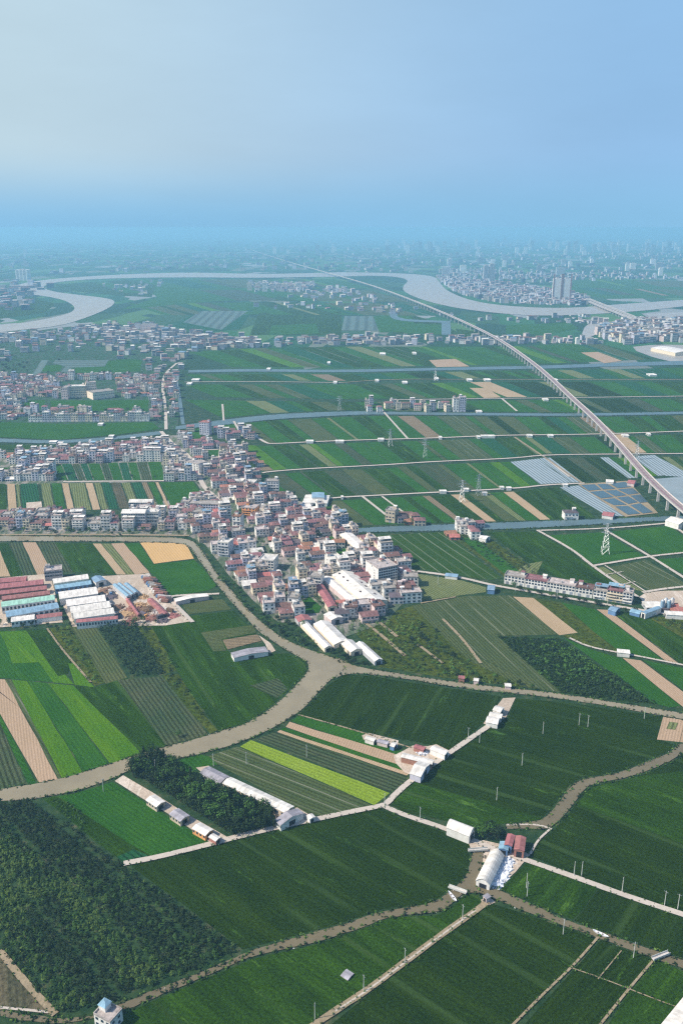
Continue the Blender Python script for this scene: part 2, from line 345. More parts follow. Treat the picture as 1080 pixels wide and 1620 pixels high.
water('canal', [536,838, 613,833, 680,831, 828,826, 995,820, 1060,817, 1120,816], [520,845, 595,842, 680,841, 828,837, 995,827, 1069,824, 1120,823], wb_)
water('canal', [278,675, 332,667, 428,656, 517,652, 576,651, 680,653, 791,654, 917,655, 1120,651], [278,680, 335,675, 428,664, 517,659, 576,656, 680,657, 791,658, 917,659, 1120,655], wb_)
water('canal', [-40,692, 0,694, 93,698, 185,691, 256,682], [-40,699, 0,700, 93,703, 193,695, 254,688], wb_)
water('canal', [279,612, 281,630, 287,672], [284,612, 287,630, 293,672], wb_, bank=False)
water('canal', [298,586, 400,584, 530,586, 705,582, 860,579, 962,575, 1120,570], [298,590, 400,588, 530,590, 705,586, 860,584, 962,580, 1120,577], wb_, bank=False)
water('lake', [1000,549, 1044,545, 1120,548], [1006,556, 1047,571, 1120,580], wr, bank=False)
water('river_branch', [920,528, 925,515, 945,508], [925,537, 942,530, 952,520], wr, bank=False)
water('canal', [614,494, 620,508, 700,511, 712,511], [628,494, 628,505, 700,508, 712,508], wb_, bank=False); water('lake', [698,509, 698,530], [712,509, 713,530], wb_, z=.34, bank=False)
water('river', [540,431, 470,433, 400,434, 300,431, 200,434, 100,440, 40,447, 12,457, 20,464, 60,467, 100,474, 120,485, 115,495, 75,505, 30,512, -40,519], [540,438, 470,439, 400,440, 300,439, 200,440, 125,443, 80,448, 66,455, 85,462, 125,467, 170,472, 184,477, 175,487, 140,502, 100,515, 50,521, -40,530], wr, bank=False)
water('river', [540,431, 615,432, 685,436, 695,447, 705,460, 740,475, 790,484, 890,489, 975,482, 1020,479, 1120,472], [540,438, 605,436, 650,442, 632,457, 655,471, 705,485, 765,494, 840,500, 900,499, 965,496, 1040,490, 1120,480], wr, z=.33, bank=False)
water('lake', [1020,497, 1120,492], [1035,508, 1120,508], wr, bank=False)
# ---- concrete, yards, tracks
concrete = crop('concrete_road', (.52, .45, .38), (.42, .36, .30), rowamt=0, fine=.14, bump=0, streak=.5)
track = crop('earth_track', (.33, .26, .17), (.22, .17, .10), rowamt=0, fine=.3, bump=.2)
dust = crop('dusty_yard', (.50, .40, .31), (.36, .29, .22), rowamt=0, fine=.3, bump=0, c3=(.62, .53, .44), w3=.5)
paveg = crop('village_ground', (.24, .21, .19), (.33, .28, .24), rowamt=0, fine=.4, bump=0, c3=(.05, .09, .04), w3=.8, fs=.15)
towng = crop('town_ground', (.035, .06, .04), (.11, .12, .11), rowamt=0, fine=.5, bump=0, c3=(.03, .08, .03), w3=.9, fs=.08)
def yard(name, mat, *pts, z=.2):
    g = P(*pts); zz = z*(1+g[0][1]/1200); return sheet(name, g, mat, zz, jit=.4)
def road(w, *pts, m=None, z=.42, name='road'): return ribbon(name, pts, w, m or concrete, z)
road(3.6, 196,1367, 250,1357, 330,1337, 400,1318, 495,1298, 560,1284, 598,1277, 612,1272, 624,1258, 650,1235, 720,1185, 776,1147)
road(3.4, 604,1275, 640,1291, 700,1310, 745,1329, 780,1344, 830,1361, 907,1388, 980,1415, 1080,1448, 1140,1468)
road(3.0, 771,1427, 752,1442, 700,1478, 640,1523, 580,1568, 530,1600, 480,1634, m=track)
road(.8, 752,1441, 700,1479, 640,1524, 580,1569, 530,1601, z=.46)
for p in ((850,840, 905,870, 936,896, 987,931, 1008,945), (848,840, 958,837, 1061,828, 1100,823), (956,839, 1028,881, 1080,914, 1120,940), (936,896, 1024,881, 1080,875, 1120,872), (1060,829, 1080,844, 1110,862), (1015,938, 1050,932, 1090,928)): road(3.4, *p)
road(1.6, 956,895, 1021,937, z=.4); road(1.4, 956,910, 985,905, z=.4); road(1.4, 985,925, 1004,921, z=.4)
road(4, 645,903, 680,907, 728,914, 780,927, 828,935, 902,948, 976,960, 1032,969, 1120,980)
road(2.2, 900,1010, 932,1025, 995,1036, 1080,1053, 1120,1060, z=.4)
road(4.5, 402,688, 412,696, 421,701, 428,703, 502,699, 595,696, 680,694, 791,689, 939,688, 1100,682)
road(4.0, 415,749, 423,747, 487,742, 613,736, 680,731, 810,726, 861,720, 987,719, 1100,718)
road(4.2, 505,792, 526,788, 602,784, 680,780, 821,773, 858,768, 924,765)
road(3.4, 573,786, 610,815); road(2.6, 604,786, 639,812); road(3.4, 602,647, 645,695); road(3.2, 352,640, 354,666)
road(4, 793,631, 817,651); road(3, 813,692, 858,722, 920,765, m=track); road(3, 858,722, 900,755)
road(3.5, 540,606, 620,600, 760,601, 1100,601, m=track); road(3.5, 292,605, 400,604, 540,606); road(4, 625,633, 700,632, 790,631, 960,629, 1100,627)
road(3, 306,713, 345,712); road(3.6, 370,667, 385,695, 400,694)
road(4, 100,763, 170,762, 310,761); road(3, 195,705, 200,722)
road(5, 28,720, 28,722)
road(5, 263,680, 262,640, 256,610, 262,590, 280,575); road(6, 255,683, 275,705, 300,722, 312,745, 322,772, 345,790, 356,812)
road(4, 0,847, 150,846, 300,848, m=track)
road(3.5, 270,946, 275,943, 347,940); road(3.6, 233,908, 250,930, 305,985, m=concrete)
road(3, 572,982, 600,1003, 640,1038, m=track); road(3, 588,976, 612,995, 628,1008, m=track); road(2.4, 660,1020, 700,1050, m=track); road(2.4, 700,980, 730,1010, 760,1050, m=track)
road(1.0, 945,1484, 905,1530, 860,1572, 805,1628, m=track, name='path'); road(1.0, 1034,1518, 990,1570, 942,1630, m=track, name='path')
road(.5, 905,1533, 960,1552, 1030,1580, 1080,1598, m=track, name='path'); road(.45, 982,1505, 945,1550, m=track, name='path')
road(1.0, 400,1322, 330,1339, m=concrete)
road(1.5, 75,995, 100,1030, 150,1087, 135,1070, m=track, name='path')
road(3, 0,1505, 40,1555, 88,1606, m=track, name='path'); road(1.2, 0,1595, 85,1603, m=concrete, name='path')
road(1.2, 472,1131, 560,1155, 652,1184, m=track, name='path', z=.2)
road(2.0, 665,955, 720,945, m=track); road(1.2, 869,1313, 850,1330, 838,1352, m=concrete, name='path'); road(1.2, 800,1306, 850,1305, 872,1313, m=concrete, name='path')
# village ground, yards
VIL = (255,688, 300,690, 335,703, 385,712, 412,738, 405,760, 440,785, 500,800, 535,822, 565,850, 600,870, 640,882, 655,905, 650,940, 610,985, 540,1010, 475,985, 440,985, 400,950, 360,908, 325,862, 300,849, 0,847, -60,847, -60,800, 0,800, 150,818, 190,826, 240,795, 285,790, 318,775, 306,760, 230,763, 0,768, -60,768, -60,720, 0,722, 100,712, 245,700)
yard('village_ground', paveg, *VIL, z=.12)
yard('town_ground', towng, -60,528, 60,523, 150,512, 230,515, 300,525, 400,535, 420,548, 300,556, 285,600, 282,680, 180,672, 0,672, -60,672, z=.1)
yard('dusty_yard', dust, 160,912, 235,908, 305,983, 262,990, 190,990, 150,925)
yard('dusty_yard', dust, 82,915, 130,912, 180,975, 190,990, 115,992)
yard('dusty_yard', dust, 0,915, 80,908, 100,985, 0,993)
yard('dusty_yard', dust, 1010,945, 1020,938, 1050,935, 1100,935, 1100,975, 1030,966)
yard('dusty_yard', dust, 182,1236, 195,1227, 290,1285, 362,1326, 334,1334, 270,1290)
yard('dusty_yard', dust, 470,1278, 500,1296, 445,1308, 420,1290)
yard('dusty_yard', dust, 738,1328, 765,1330, 800,1338, 838,1352, 815,1380, 790,1402, 770,1405, 757,1385, 764,1350, 745,1345)
yard('dusty_yard', dust, 795,1105, 815,1104, 800,1135, 775,1150, 764,1145)
yard('dusty_yard', dust, 572,1164, 583,1160, 630,1172, 628,1184, 575,1171)
yard('dusty_yard', dust, 622,1196, 640,1187, 652,1180, 676,1181, 690,1178, 714,1190, 664,1231, 640,1223, 626,1208)
yard('dusty_yard', dust, 310,1215, 330,1212, 440,1290, 425,1300)
yard('dusty_yard', dust, 409,1005, 428,1018, 436,1030, 426,1034, 420,1020)
yard('dusty_yard', dust, 760,1424, 775,1420, 783,1428, 765,1436)
# ---- near fields
fld('dd', (205,1369, 330,1340, 400,1321, 495,1301, 600,1279, 743,1333, 742,1347, 741,1364, 735,1387, 710,1406, 683,1429, 607,1438, 530,1463, 478,1477, 384,1502), d=vdir((205,1370), (384,1502)))
fld('dg', (30,1640, 140,1625, 205,1601, 232,1588, 315,1553, 400,1517, 500,1494, 567,1472, 617,1452, 690,1448, 716,1434, 736,1414, 756,1416, 762,1424, 766,1428, 735,1450, 690,1481, 600,1548, 470,1640), d=vdir((205,1370), (384,1502)))
fld('dd', (776,1429, 830,1446, 887,1466, 942,1485, 905,1528, 855,1572, 790,1640, 500,1640, 600,1560, 700,1484), d=vdir((205,1370), (384,1502)))
fld('dd', (950,1487, 987,1502, 1031,1517, 990,1566, 935,1640, 812,1640, 908,1533))
fld('dg', (1038,1519, 1080,1537, 1150,1560, 1080,1640, 950,1640, 992,1572))
fld('dg', (832,1365, 907,1392, 945,1405, 920,1440, 905,1455, 837,1427, 792,1407, 818,1380), d=vdir((945,1405), (920,1440)))
fld('dd', (946,1406, 1080,1453, 1140,1475, 1140,1535, 1080,1516, 1013,1494, 907,1457, 921,1441), d=vdir((945,1405), (920,1440)))
fld('dd', (1140,1188, 1083,1191, 1057,1208, 1021,1224, 991,1233, 938,1243, 922,1253, 908,1276, 890,1298, 874,1314, 852,1332, 841,1355, 907,1383, 980,1410, 1080,1443, 1140,1462), d=vdir((925,1270), (1080,1330)))
fld('dg', (1140,1215, 1083,1220, 1010,1228, 938,1245, 925,1255, 912,1275, 985,1300, 1080,1335, 1140,1355), d=vdir((925,1270), (1080,1330)), lay=1)
fld('dd', (815,1105, 900,1112, 960,1121, 1047,1134, 1038,1168, 1063,1178, 1060,1187, 1027,1201, 988,1218, 950,1226, 920,1229, 899,1243, 880,1268, 858,1293, 840,1298, 799,1303, 755,1306, 720,1302, 640,1285, 618,1273, 630,1258, 655,1236, 725,1186, 780,1149, 803,1136), d=vdir((640,1230), (850,1290)))
fld('dg', (655,1238, 840,1290, 858,1296, 799,1303, 755,1308, 700,1298, 620,1273, 630,1259), d=vdir((640,1230), (850,1290)), lay=1)
strips((1048,1134), (1120,1146), (1110,1178), (1038,1170), [(1, 'pk'), (1, 'pk')])
fld('ol', (1058,1142, 1072,1144, 1067,1155, 1053,1153), lay=1)
fld('dd', (474,1130, 496,1108, 520,1083, 545,1067, 590,1070, 670,1083, 730,1092, 792,1102, 778,1128, 762,1146, 712,1187, 690,1180, 640,1170, 575,1158, 470,1132), d=vdir((640,1075), (600,1140)))
fld('gg', (700,1100, 755,1105, 735,1150, 668,1140), d=vdir((640,1075), (600,1140)), lay=0) if 0 else None
# strips running to the road between the bend and the sheds
sa, sb = (470,1133), (405,1160)
fld('mg', (472,1132, 575,1160, 640,1190, 628,1196, 460,1141))
fld('pk', (458,1142, 640,1198, 632,1212, 452,1150))
fld('mg', (449,1151, 640,1213, 640,1221, 443,1154))
fld('tn', (443,1155, 648,1223, 643,1227, 438,1158))
fld('rg', (434,1158, 650,1230, 640,1238, 618,1254, 404,1170), d=vdir((404,1170), (618,1254)))
fld('yg', (397,1171, 616,1255, 592,1274, 380,1181), d=vdir((404,1170), (618,1254)))
fld('lg', (376,1181, 588,1274, 518,1294, 480,1285, 345,1210, 330,1196), d=vdir((404,1170), (618,1254)))
fld('mg', (275,1204, 317,1194, 330,1197, 345,1210, 318,1213, 300,1225))
fld('ol', (320,1193, 372,1180, 345,1189, 440,1240, 425,1238), lay=0) if 0 else None
# south-west
fld('mg', (67,1263, 117,1256, 178,1237, 240,1275, 331,1331, 260,1350, 195,1364, 150,1330, 110,1296), d=vdir((67,1263), (195,1364)))
fld('dg', (67,1263, 92,1260, 205,1335, 240,1354, 195,1364, 150,1330, 110,1296), d=vdir((67,1263), (195,1364)), lay=1)
fld('te', (185,1356, 212,1344, 236,1355, 196,1366), lay=2)
fld('wb', (-40,1495, 0,1508, 40,1560, 82,1606, 0,1593, -40,1590))
# big striped block west of the bend
fld('rg', (-60,1140, 0,1142, 20,1190, 42,1243, 0,1249, -60,1255), d=vdir((0,1142), (42,1243)))
fld('mg', (-30,1120, 0,1130, 30,1185, 58,1240, 46,1243, 22,1192, 0,1142))
fld('pk', (-30,1073, 8,1075, 60,1170, 92,1233, 62,1238, 32,1185, 0,1128, -30,1070))
fld('lg', (8,1075, 18,1075, 62,1160, 98,1231, 93,1233, 58,1165))
K['bg2'] = K['bg']; FNAME['bg2'] = 'crop_field'
strips((18,1075), (150,1088), (264,1180), (98,1232), [(30, 'bg'), (38, 'mg'), (48, 'bg'), (38, 'dg')])
fld('mg', (-30,1000, 40,997, 100,1080, 45,1077, 0,1072, -30,1072), d=vdir((40,997), (118,1084)))
fld('bg', (0,1000, 42,998, 118,1083, 85,1080, 62,1048, 20,1050, 10,1020), d=vdir((40,997), (118,1084)), lay=1)
fld('dg', (42,998, 73,996, 112,1045, 108,1066, 92,1070), d=vdir((40,997), (118,1084)), lay=2)
fld('bg', (108,1050, 116,1050, 150,1088, 119,1084), lay=2)
fld('sc', (78,994, 112,990, 168,1080, 150,1085, 110,1040))
fld('gg', (112,990, 150,986, 202,1072, 168,1082))
fld('dg', (150,1088, 183,1077, 202,1073, 262,1182, 232,1190))
fld('rg', (186,1076, 256,1070, 300,1125, 330,1162, 264,1180))
fld('sc', (216,987, 238,985, 280,1060, 258,1068))
fld('sc', (258,1069, 282,1066, 330,1140, 345,1155, 333,1161, 300,1125))
fld('dg', (238,987, 298,975, 370,966, 405,1003, 352,1012, 362,1032, 415,1035, 455,1034, 480,1044, 486,1056, 482,1064, 470,1077, 456,1092, 440,1107, 415,1127, 383,1146, 345,1155, 300,1095), d=vdir((238,987), (345,1155)))
fld('gg', (285,952, 352,948, 366,964, 298,972), d=(1, .05)); fld('gg', (318,1001, 400,989, 406,1001, 350,1011, 358,1030, 338,1031), d=(1, .05), lay=2)
fld('br', (352,1013, 407,1004, 414,1014, 360,1028), lay=3, d=(1, .05))
fld('rg', (395,1085, 440,1073, 455,1090, 438,1105), lay=1)
# block by the factories
strips((-17,858), (38,858), (45,911), (0,913), [(1, 'tn'), (1, 'dg')]) if 0 else None
fld('tn', (-30,868, 0,870, 17,912, -30,913)); fld('dg', (0,860, 13,859, 38,911, 18,912, 0,868))
fld('rg', (14,859, 35,858, 58,910, 38,911)); fld('pk', (36,858, 57,858, 83,905, 60,910)); fld('rg', (58,858, 87,859, 115,905, 84,905))
fld('dg', (88,859, 146,860, 184,909, 116,905)); fld('tn', (147,860, 160,860, 200,909, 185,909)); fld('ol', (161,860, 175,860, 213,909, 201,909)); fld('pk', (176,860, 196,859, 237,906, 214,909))
fld('mg', (197,860, 220,859, 243,893, 307,886, 320,897, 343,927, 330,934, 270,944, 240,907), d=(1, .05)); fld('go', (222,859, 250,856, 293,858, 307,884, 244,892), lay=1)
# ---- fields inside the village belt
yy0, yy1 = 766, 812
strips((-20,766), (272,763), (290,800), (-20,815), [(36,'dg'), (17,'tn'), (8,'ol'), (34,'te'), (4,'dd'), (20,'ol'), (20,'mg'), (14,'tn'), (30,'ol'), (16,'tn'), (14,'ol'), (18,'te'), (20,'wb'), (18,'ol'), (20,'te'), (12,'br'), (14,'mg'), (8,'tn'), (24,'mg')], lay=2)
yard('dusty_yard', dust, 42,796, 66,794, 68,815, 42,816, z=.35)
fld('mg', (258,764, 306,762, 321,786, 290,795, 275,790), lay=3)
strips((80,735), (255,731), (262,760), (92,760), [(14,'mg'), (14,'te'), (10,'rg'), (10,'te'), (16,'mg'), (10,'rg'), (14,'mg'), (12,'te'), (12,'mg'), (14,'rg'), (18,'mg')], lay=2)
fld('mg', (-30,741, 20,740, 28,752, -30,756), lay=2); fld('mg', (225,700, 255,692, 262,705, 236,712), lay=2)
fld('mg', (-60,670, 0,668, 110,671, 240,668, 254,679, 185,688, 93,696, 0,692, -60,690), d=(1, .1), lay=2); fld('dg', (-60,703, 0,703, 93,706, 195,698, 250,690, 262,700, 200,712, 100,711, 0,712, -60,713), d=(1, .1), lay=2)
fld('mg', (40,634, 72,633, 70,647, 38,648), lay=2, d=(1, 0)); fld('mg', (80,634, 236,633, 234,650, 82,650), lay=2, d=(1, 0))
fld('mg', (66,579, 98,577, 96,588, 66,588), lay=2); fld('mg', (118,578, 200,568, 225,570, 222,588, 120,590), lay=2, d=(1, 0))
fld('pd', (88,570, 172,570, 166,580, 114,582, 110,590, 96,590, 104,580, 84,575), lay=3, d=(1, 0)); fld('pd', (66,570, 78,570, 60,597, 49,597), lay=3)
yard('park_lawn', cropmat('mg', (1, 0)), 460,960, 490,945, 508,960, 505,970, 478,972, z=.3)
fld('mg', (500,853, 530,848, 565,880, 520,876), lay=4); fld('mg', (293,680, 316,678, 320,700, 308,705), lay=4); fld('mg', (316,712, 350,712, 355,722, 330,722), lay=4); fld('mg', (350,690, 360,700, 375,698, 368,684), lay=4)
# ---- fields between the village and the viaduct
top3 = [(372,671), (428,665), (576,658), (680,658), (915,660), (1140,656)]; r1 = [(400,692), (420,702), (502,698), (595,695), (680,693), (791,688), (939,687), (1140,681)]
SL = 1.30
band(top3, r1, SL, [(345,'mg'), (372,'gg'), (395,'mg'), (420,'dg'), (440,'mg'), (455,'gg'), (492,'mg'), (516,'ol'), (522,'mg'), (556,'dg'), (580,'mg'), (606,'mg'), (628,'br'), (655,'mg'), (690,'lg'), (735,'mg'), (770,'dd'), (786,'gg'), (812,'mg'), (850,'dg'), (880,'mg'), (915,'br'), (940,'mg'), (985,'dg'), (1010,'mg'), (1060,'gg'), (1130,'x')])
r1b = [(330,702), (420,705), (502,702), (595,699), (680,697), (791,692), (939,691), (1140,685)]; r2 = [(423,745), (487,740), (613,734), (680,729), (810,724), (861,718), (987,717), (1140,716)]
band(r1b, r2, SL, [(335,'te'), (405,'mg'), (430,'dg'), (455,'rg'), (458,'dg'), (500,'mg'), (528,'rg'), (545,'mg'), (600,'dg'), (632,'mg'), (660,'gg'), (668,'mg'), (690,'gg'), (705,'lg'), (740,'mg'), (780,'dg'), (812,'ol'), (818,'mg'), (870,'lg'), (900,'mg'), (940,'dd'), (962,'br'), (985,'mg'), (1060,'dg'), (1130,'x')])
r2b = [(400,753), (487,746), (613,740), (680,735), (810,730), (861,724), (987,723), (1140,722)]; r3 = [(430,790), (526,786), (602,782), (680,778), (821,771), (858,766), (924,763), (1140,745)]
band(r2b, r3, SL, [(405,'mg'), (450,'mg'), (474,'rg'), (478,'dg'), (512,'rg'), (540,'gg'), (572,'dg'), (610,'mg'), (628,'gg'), (642,'dg'), (690,'gg'), (700,'mg'), (736,'ol'), (742,'mg'), (790,'mg'), (806,'pl'), (852,'pl'), (870,'dd'), (948,'pl'), (962,'mg'), (1000,'pl'), (1035,'dg'), (1140,'x')])
r3b = [(440,796), (526,792), (602,788), (680,784), (821,777), (858,772), (924,769), (1000,764)]; c3t = [(500,836), (613,830), (680,828), (828,824), (995,817), (1060,815)]
band(r3b, c3t, SL, [(490,'mg'), (515,'gg'), (540,'mg'), (573,'mg'), (604,'mg'), (636,'dg'), (668,'br'), (680,'dg'), (712,'tn'), (728,'dg'), (762,'ol'), (774,'mg'), (795,'tn'), (812,'dg'), (850,'dg'), (880,'x')])
fld('pl', (885,771, 915,768, 990,816, 962,818), lay=1)
fld('pl', (1005,722, 1034,720, 1080,745, 1140,770, 1140,760, 1080,755, 1052,753), lay=2)
for i in range(4):   # plastic tunnels east of the viaduct
    pass
fld('pl', (1032,758, 1140,750, 1140,810, 1085,812, 1060,790), lay=2, d=(1, .1))
yard('pond_bank', track, 913,766, 992,761, 1040,812, 988,818, z=.2)
for q in ((918,768, 940,767, 950,775, 930,777), (944,767, 960,766, 972,774, 953,775), (964,766, 988,763, 998,771, 976,773), (932,779, 953,777, 970,787, 950,789), (956,777, 974,776, 990,784, 973,786), (977,775, 1000,773, 1010,781, 993,783), (952,791, 971,789, 990,799, 970,800), (975,788, 993,786, 1008,795, 993,798), (996,785, 1012,783, 1024,795, 1011,796), (972,802, 992,801, 1012,813, 992,815), (996,800, 1012,797, 1032,811, 1016,813)):
    o = sheet('pond', P(*q), wp, .35*(1+1.1), jit=.3)
# ---- bands further out
t2 = [(290,608), (540,608), (760,604), (1140,603)]; b2 = [(290,628), (540,632), (700,630), (960,627), (1140,626)]
band(t2, b2, 2.4, [(292,'mg'), (350,'dg'), (400,'mg'), (440,'te'), (480,'mg'), (520,'mg'), (560,'dg'), (600,'gg'), (620,'mg'), (660,'dg'), (700,'mg'), (742,'tn'), (775,'te'), (800,'dd'), (850,'ol'), (875,'dd'), (930,'mg'), (970,'te'), (1030,'dg'), (1080,'mg'), (1140,'x')])
t2 = [(290,632), (540,636), (700,634), (960,631), (1140,630)]; b2 = [(295,672), (332,664), (428,654), (517,650), (576,649), (680,651), (791,652), (917,653), (1140,649)]
band(t2, b2, 2.0, [(292,'mg'), (350,'mg'), (420,'te'), (450,'mg'), (490,'gg'), (520,'dg'), (560,'mg'), (625,'dg'), (700,'dg'), (730,'mg'), (795,'mg'), (850,'mg'), (900,'dd'), (960,'dd'), (1010,'mg'), (1060,'dg'), (1140,'x')])
t2 = [(292,592), (530,592), (705,588), (860,586), (1140,580)]; b2 = [(292,602), (540,603), (760,599), (1140,599)]
band(t2, b2, 2.6, [(292,'mg'), (360,'dg'), (420,'te'), (445,'ol'), (465,'mg'), (520,'dg'), (560,'te'), (600,'mg'), (640,'dd'), (680,'te'), (730,'dg'), (790,'mg'), (880,'ol'), (905,'te'), (960,'ol'), (980,'te'), (1040,'mg'), (1140,'x')])
t2 = [(300,557), (420,550), (560,548), (800,548), (945,542), (1000,557)]; b2 = [(298,582), (400,581), (530,582), (705,579), (860,576), (962,572), (1045,568)]
band(t2, b2, 2.8, [(300,'mg'), (345,'dg'), (400,'gg'), (420,'mg'), (470,'dg'), (520,'mg'), (545,'ol'), (570,'mg'), (600,'dg'), (640,'mg'), (700,'mg'), (760,'dg'), (820,'mg'), (880,'mg'), (945,'dg'), (1000,'x')])
fld('pk', (678,570, 720,568, 742,580, 690,581), lay=2); fld('pk', (918,558, 945,557, 983,571, 955,575), lay=2); fld('tn', (742,614, 770,614, 792,629, 765,630), lay=2)
fld('tn', (966,688, 985,687, 1022,716, 1002,717), lay=2)
band([(185,445), (300,442), (420,442), (535,441)], [(225,457), (400,456), (560,457)], 4, [(190,'mg'), (250,'te'), (330,'gg'), (420,'mg'), (530,'x')], lay=0)
band([(228,459), (400,458), (590,459)], [(200,478), (400,476), (640,478)], 3.5, [(235,'te'), (300,'mg'), (380,'dg'), (440,'gg'), (500,'mg'), (585,'x')], lay=0)
band([(190,480), (400,478), (645,480)], [(160,500), (400,498), (690,500)], 3.2, [(200,'mg'), (270,'te'), (330,'mg'), (400,'dg'), (470,'mg'), (540,'gg'), (600,'te'), (660,'x')], lay=0)
band([(90,452), (180,444)], [(95,457), (190,464)], 3, [(95,'mg'), (170,'x')], lay=0); band([(920,442), (1140,446)], [(940,452), (1140,456)], 4, [(925,'mg'), (1000,'gg'), (1130,'x')], lay=1); band([(905,455), (1140,459)], [(930,467), (1140,469)], 4, [(910,'te'), (980,'mg'), (1130,'x')], lay=1)
fld('te', (300,500, 330,495, 400,490, 380,520, 340,525, 270,520), lay=0)
fld('pd', (318,492, 392,492, 350,522, 290,510), lay=1); fld('pd', (545,500, 592,500, 600,523, 540,523), lay=1)
fld('dg', (410,495, 540,493, 540,530, 460,530, 395,530)); fld('dg', (640,495, 700,512, 730,530, 620,528)); fld('mg', (640,511, 700,514, 700,530, 640,527), lay=1)
for q in ((430,515,500,512,505,528,425,530), (590,500,650,500,660,525,600,526), (720,520,790,530,780,536,725,533), (800,515,900,510,915,520,860,530,800,528)): fld(rnd.choice(['mg', 'dg']), q, lay=1)
fld('mg', (910,440, 1080,445, 1140,450, 1140,470, 960,473, 900,465)); fld('dg', (90,450, 200,443, 250,445, 240,470, 190,468, 90,458)); fld('mg', (200,443, 420,443, 440,470, 300,480, 190,490, 250,470)); fld('dg', (-40,470, 30,468, 90,480, 70,495, -40,510))
# ---- centre right
fld('lb', (583,848, 640,845, 703,842, 750,880, 793,915, 775,918, 728,911, 650,899), d=vdir((640,846), (735,911)))
fld('sc', (706,845, 760,842, 800,870, 858,907, 800,915, 755,880)); fld('mg', (728,852, 748,850, 822,905, 800,910), lay=1)
fld('dg', (770,842, 846,841, 903,872, 934,897, 984,930, 960,928, 900,918, 855,905), d=vdir((846,841), (984,930))); fld('ol', (830,893, 858,888, 848,908, 815,905), lay=1)
fld('mg', (869,847, 953,842, 1019,880, 938,892)); fld('mg', (964,841, 1058,832, 1080,848, 1140,872, 1030,877)); fld('mg', (1035,885, 1140,878, 1140,920, 1080,908)); fld('lg', (960,898, 1022,886, 1080,921, 1120,945, 1080,942, 1050,933, 1025,934))
fld('ol', (941,899, 954,897, 1018,936, 988,930), lay=0)
fld('ol', (600,912, 645,906, 680,911, 728,918, 768,929, 768,937, 735,941, 660,952, 640,940), d=vdir((680,911), (740,940)))
fld('lg', (664,955, 735,943, 808,942, 882,1004, 787,1006, 888,1096, 855,1091, 760,1040), d=vdir((735,943), (850,1040)))
fld('tn', (811,944, 843,946, 913,1001, 884,1005)); fld('sc', (843,946, 887,953, 939,966, 985,1035, 945,1027, 889,1006, 913,1001)); fld('mg', (887,953, 941,964, 1050,1046, 985,1035, 939,1000))
fld('pk', (943,964, 960,965, 1073,1050, 1054,1047)); fld('dg', (963,965, 1030,975, 1140,985, 1140,1060, 1078,1050)); fld('sc', (1020,974, 1140,986, 1140,1030, 1080,1010), lay=1)
fld('dd', (787,1007, 884,1011, 1034,1114, 985,1109, 889,1096)); fld('mg', (889,1008, 935,1028, 983,1042, 1076,1117, 1058,1119, 1034,1113)); fld('pk', (984,1041, 1013,1045, 1080,1095, 1140,1125, 1080,1119)); fld('mg', (1016,1044, 1080,1057, 1140,1066, 1140,1110, 1080,1092))
fld('sc', (545,985, 600,975, 655,958, 755,1040, 850,1090, 700,1072, 600,1055, 590,1030))
fld('gg', (650,958, 664,956, 760,1042, 850,1088, 830,1088, 740,1045), lay=1)
# ================================================================ LABELS THAT SINGLE OUT
LM = {'the red-topped tower': (323,688), 'the white market hall': (567,930), 'the tall white block': (612,926), 'the orange house': (394,817), 'the golden field': (260,875),
 'the river junction': (505,1050), 'the school': (127,632), 'the pink hall': (235,526), 'the twin towers': (887,475), 'the fish ponds': (965,790), 'the red-roofed barns': (40,930),
 'the white warehouses': (145,960), 'the scrapyard': (235,945), 'the farm crossroads': (608,1275), 'the arched white barn': (728,1312), 'the long terrace': (890,935), 'the white tower': (373,841),
 'the five-storey white block': (430,783), 'the long grey shed': (400,1250), 'the blue canal bridge': (505,850), 'the canal lane': (260,685), 'the blue-roofed works': (500,790), 'the wide lake': (1045,560),
 'the factory slab': (212,835), 'the grey office': (85,918), 'the pale halls': (530,1000), 'the parking courts': (125,578), 'the western gate': (10,740), 'the white bank hall': (1065,552), 'the road crossing': (1026,881),
 'the river loop': (150,480), 'the eastern bridge': (970,490), 'the orchard': (180,1450), 'the lone farm': (615,825), 'the office row': (322,810), 'the green court': (480,955), 'the lane end': (275,600), 'the west quay': (60,846)}
LW = {k: G(*v) for k, v in LM.items()}
REG = []
ORD = ['', 'second ', 'third ', 'fourth ', 'fifth ', 'sixth ', 'seventh ', 'eighth ', 'ninth ', 'tenth ', 'eleventh ', 'twelfth ', 'thirteenth ', 'fourteenth ', 'fifteenth ', 'sixteenth ', 'seventeenth ', 'eighteenth ', 'nineteenth ', 'twentieth ']
TENS = ['', '', 'twenty', 'thirty', 'forty', 'fifty', 'sixty', 'seventy', 'eighty', 'ninety']
def ordinal(i):
    if i < 20: return ORD[i]
    n = i+1
    if n > 99: return f'{n}th '
    if n % 10 == 0: return TENS[n//10][:-1]+'ieth '
    return TENS[n//10]+'-'+(['', 'first', 'second', 'third', 'fourth', 'fifth', 'sixth', 'seventh', 'eighth', 'ninth'][n % 10])+' '
def reg(o, desc): REG.append((o, desc))
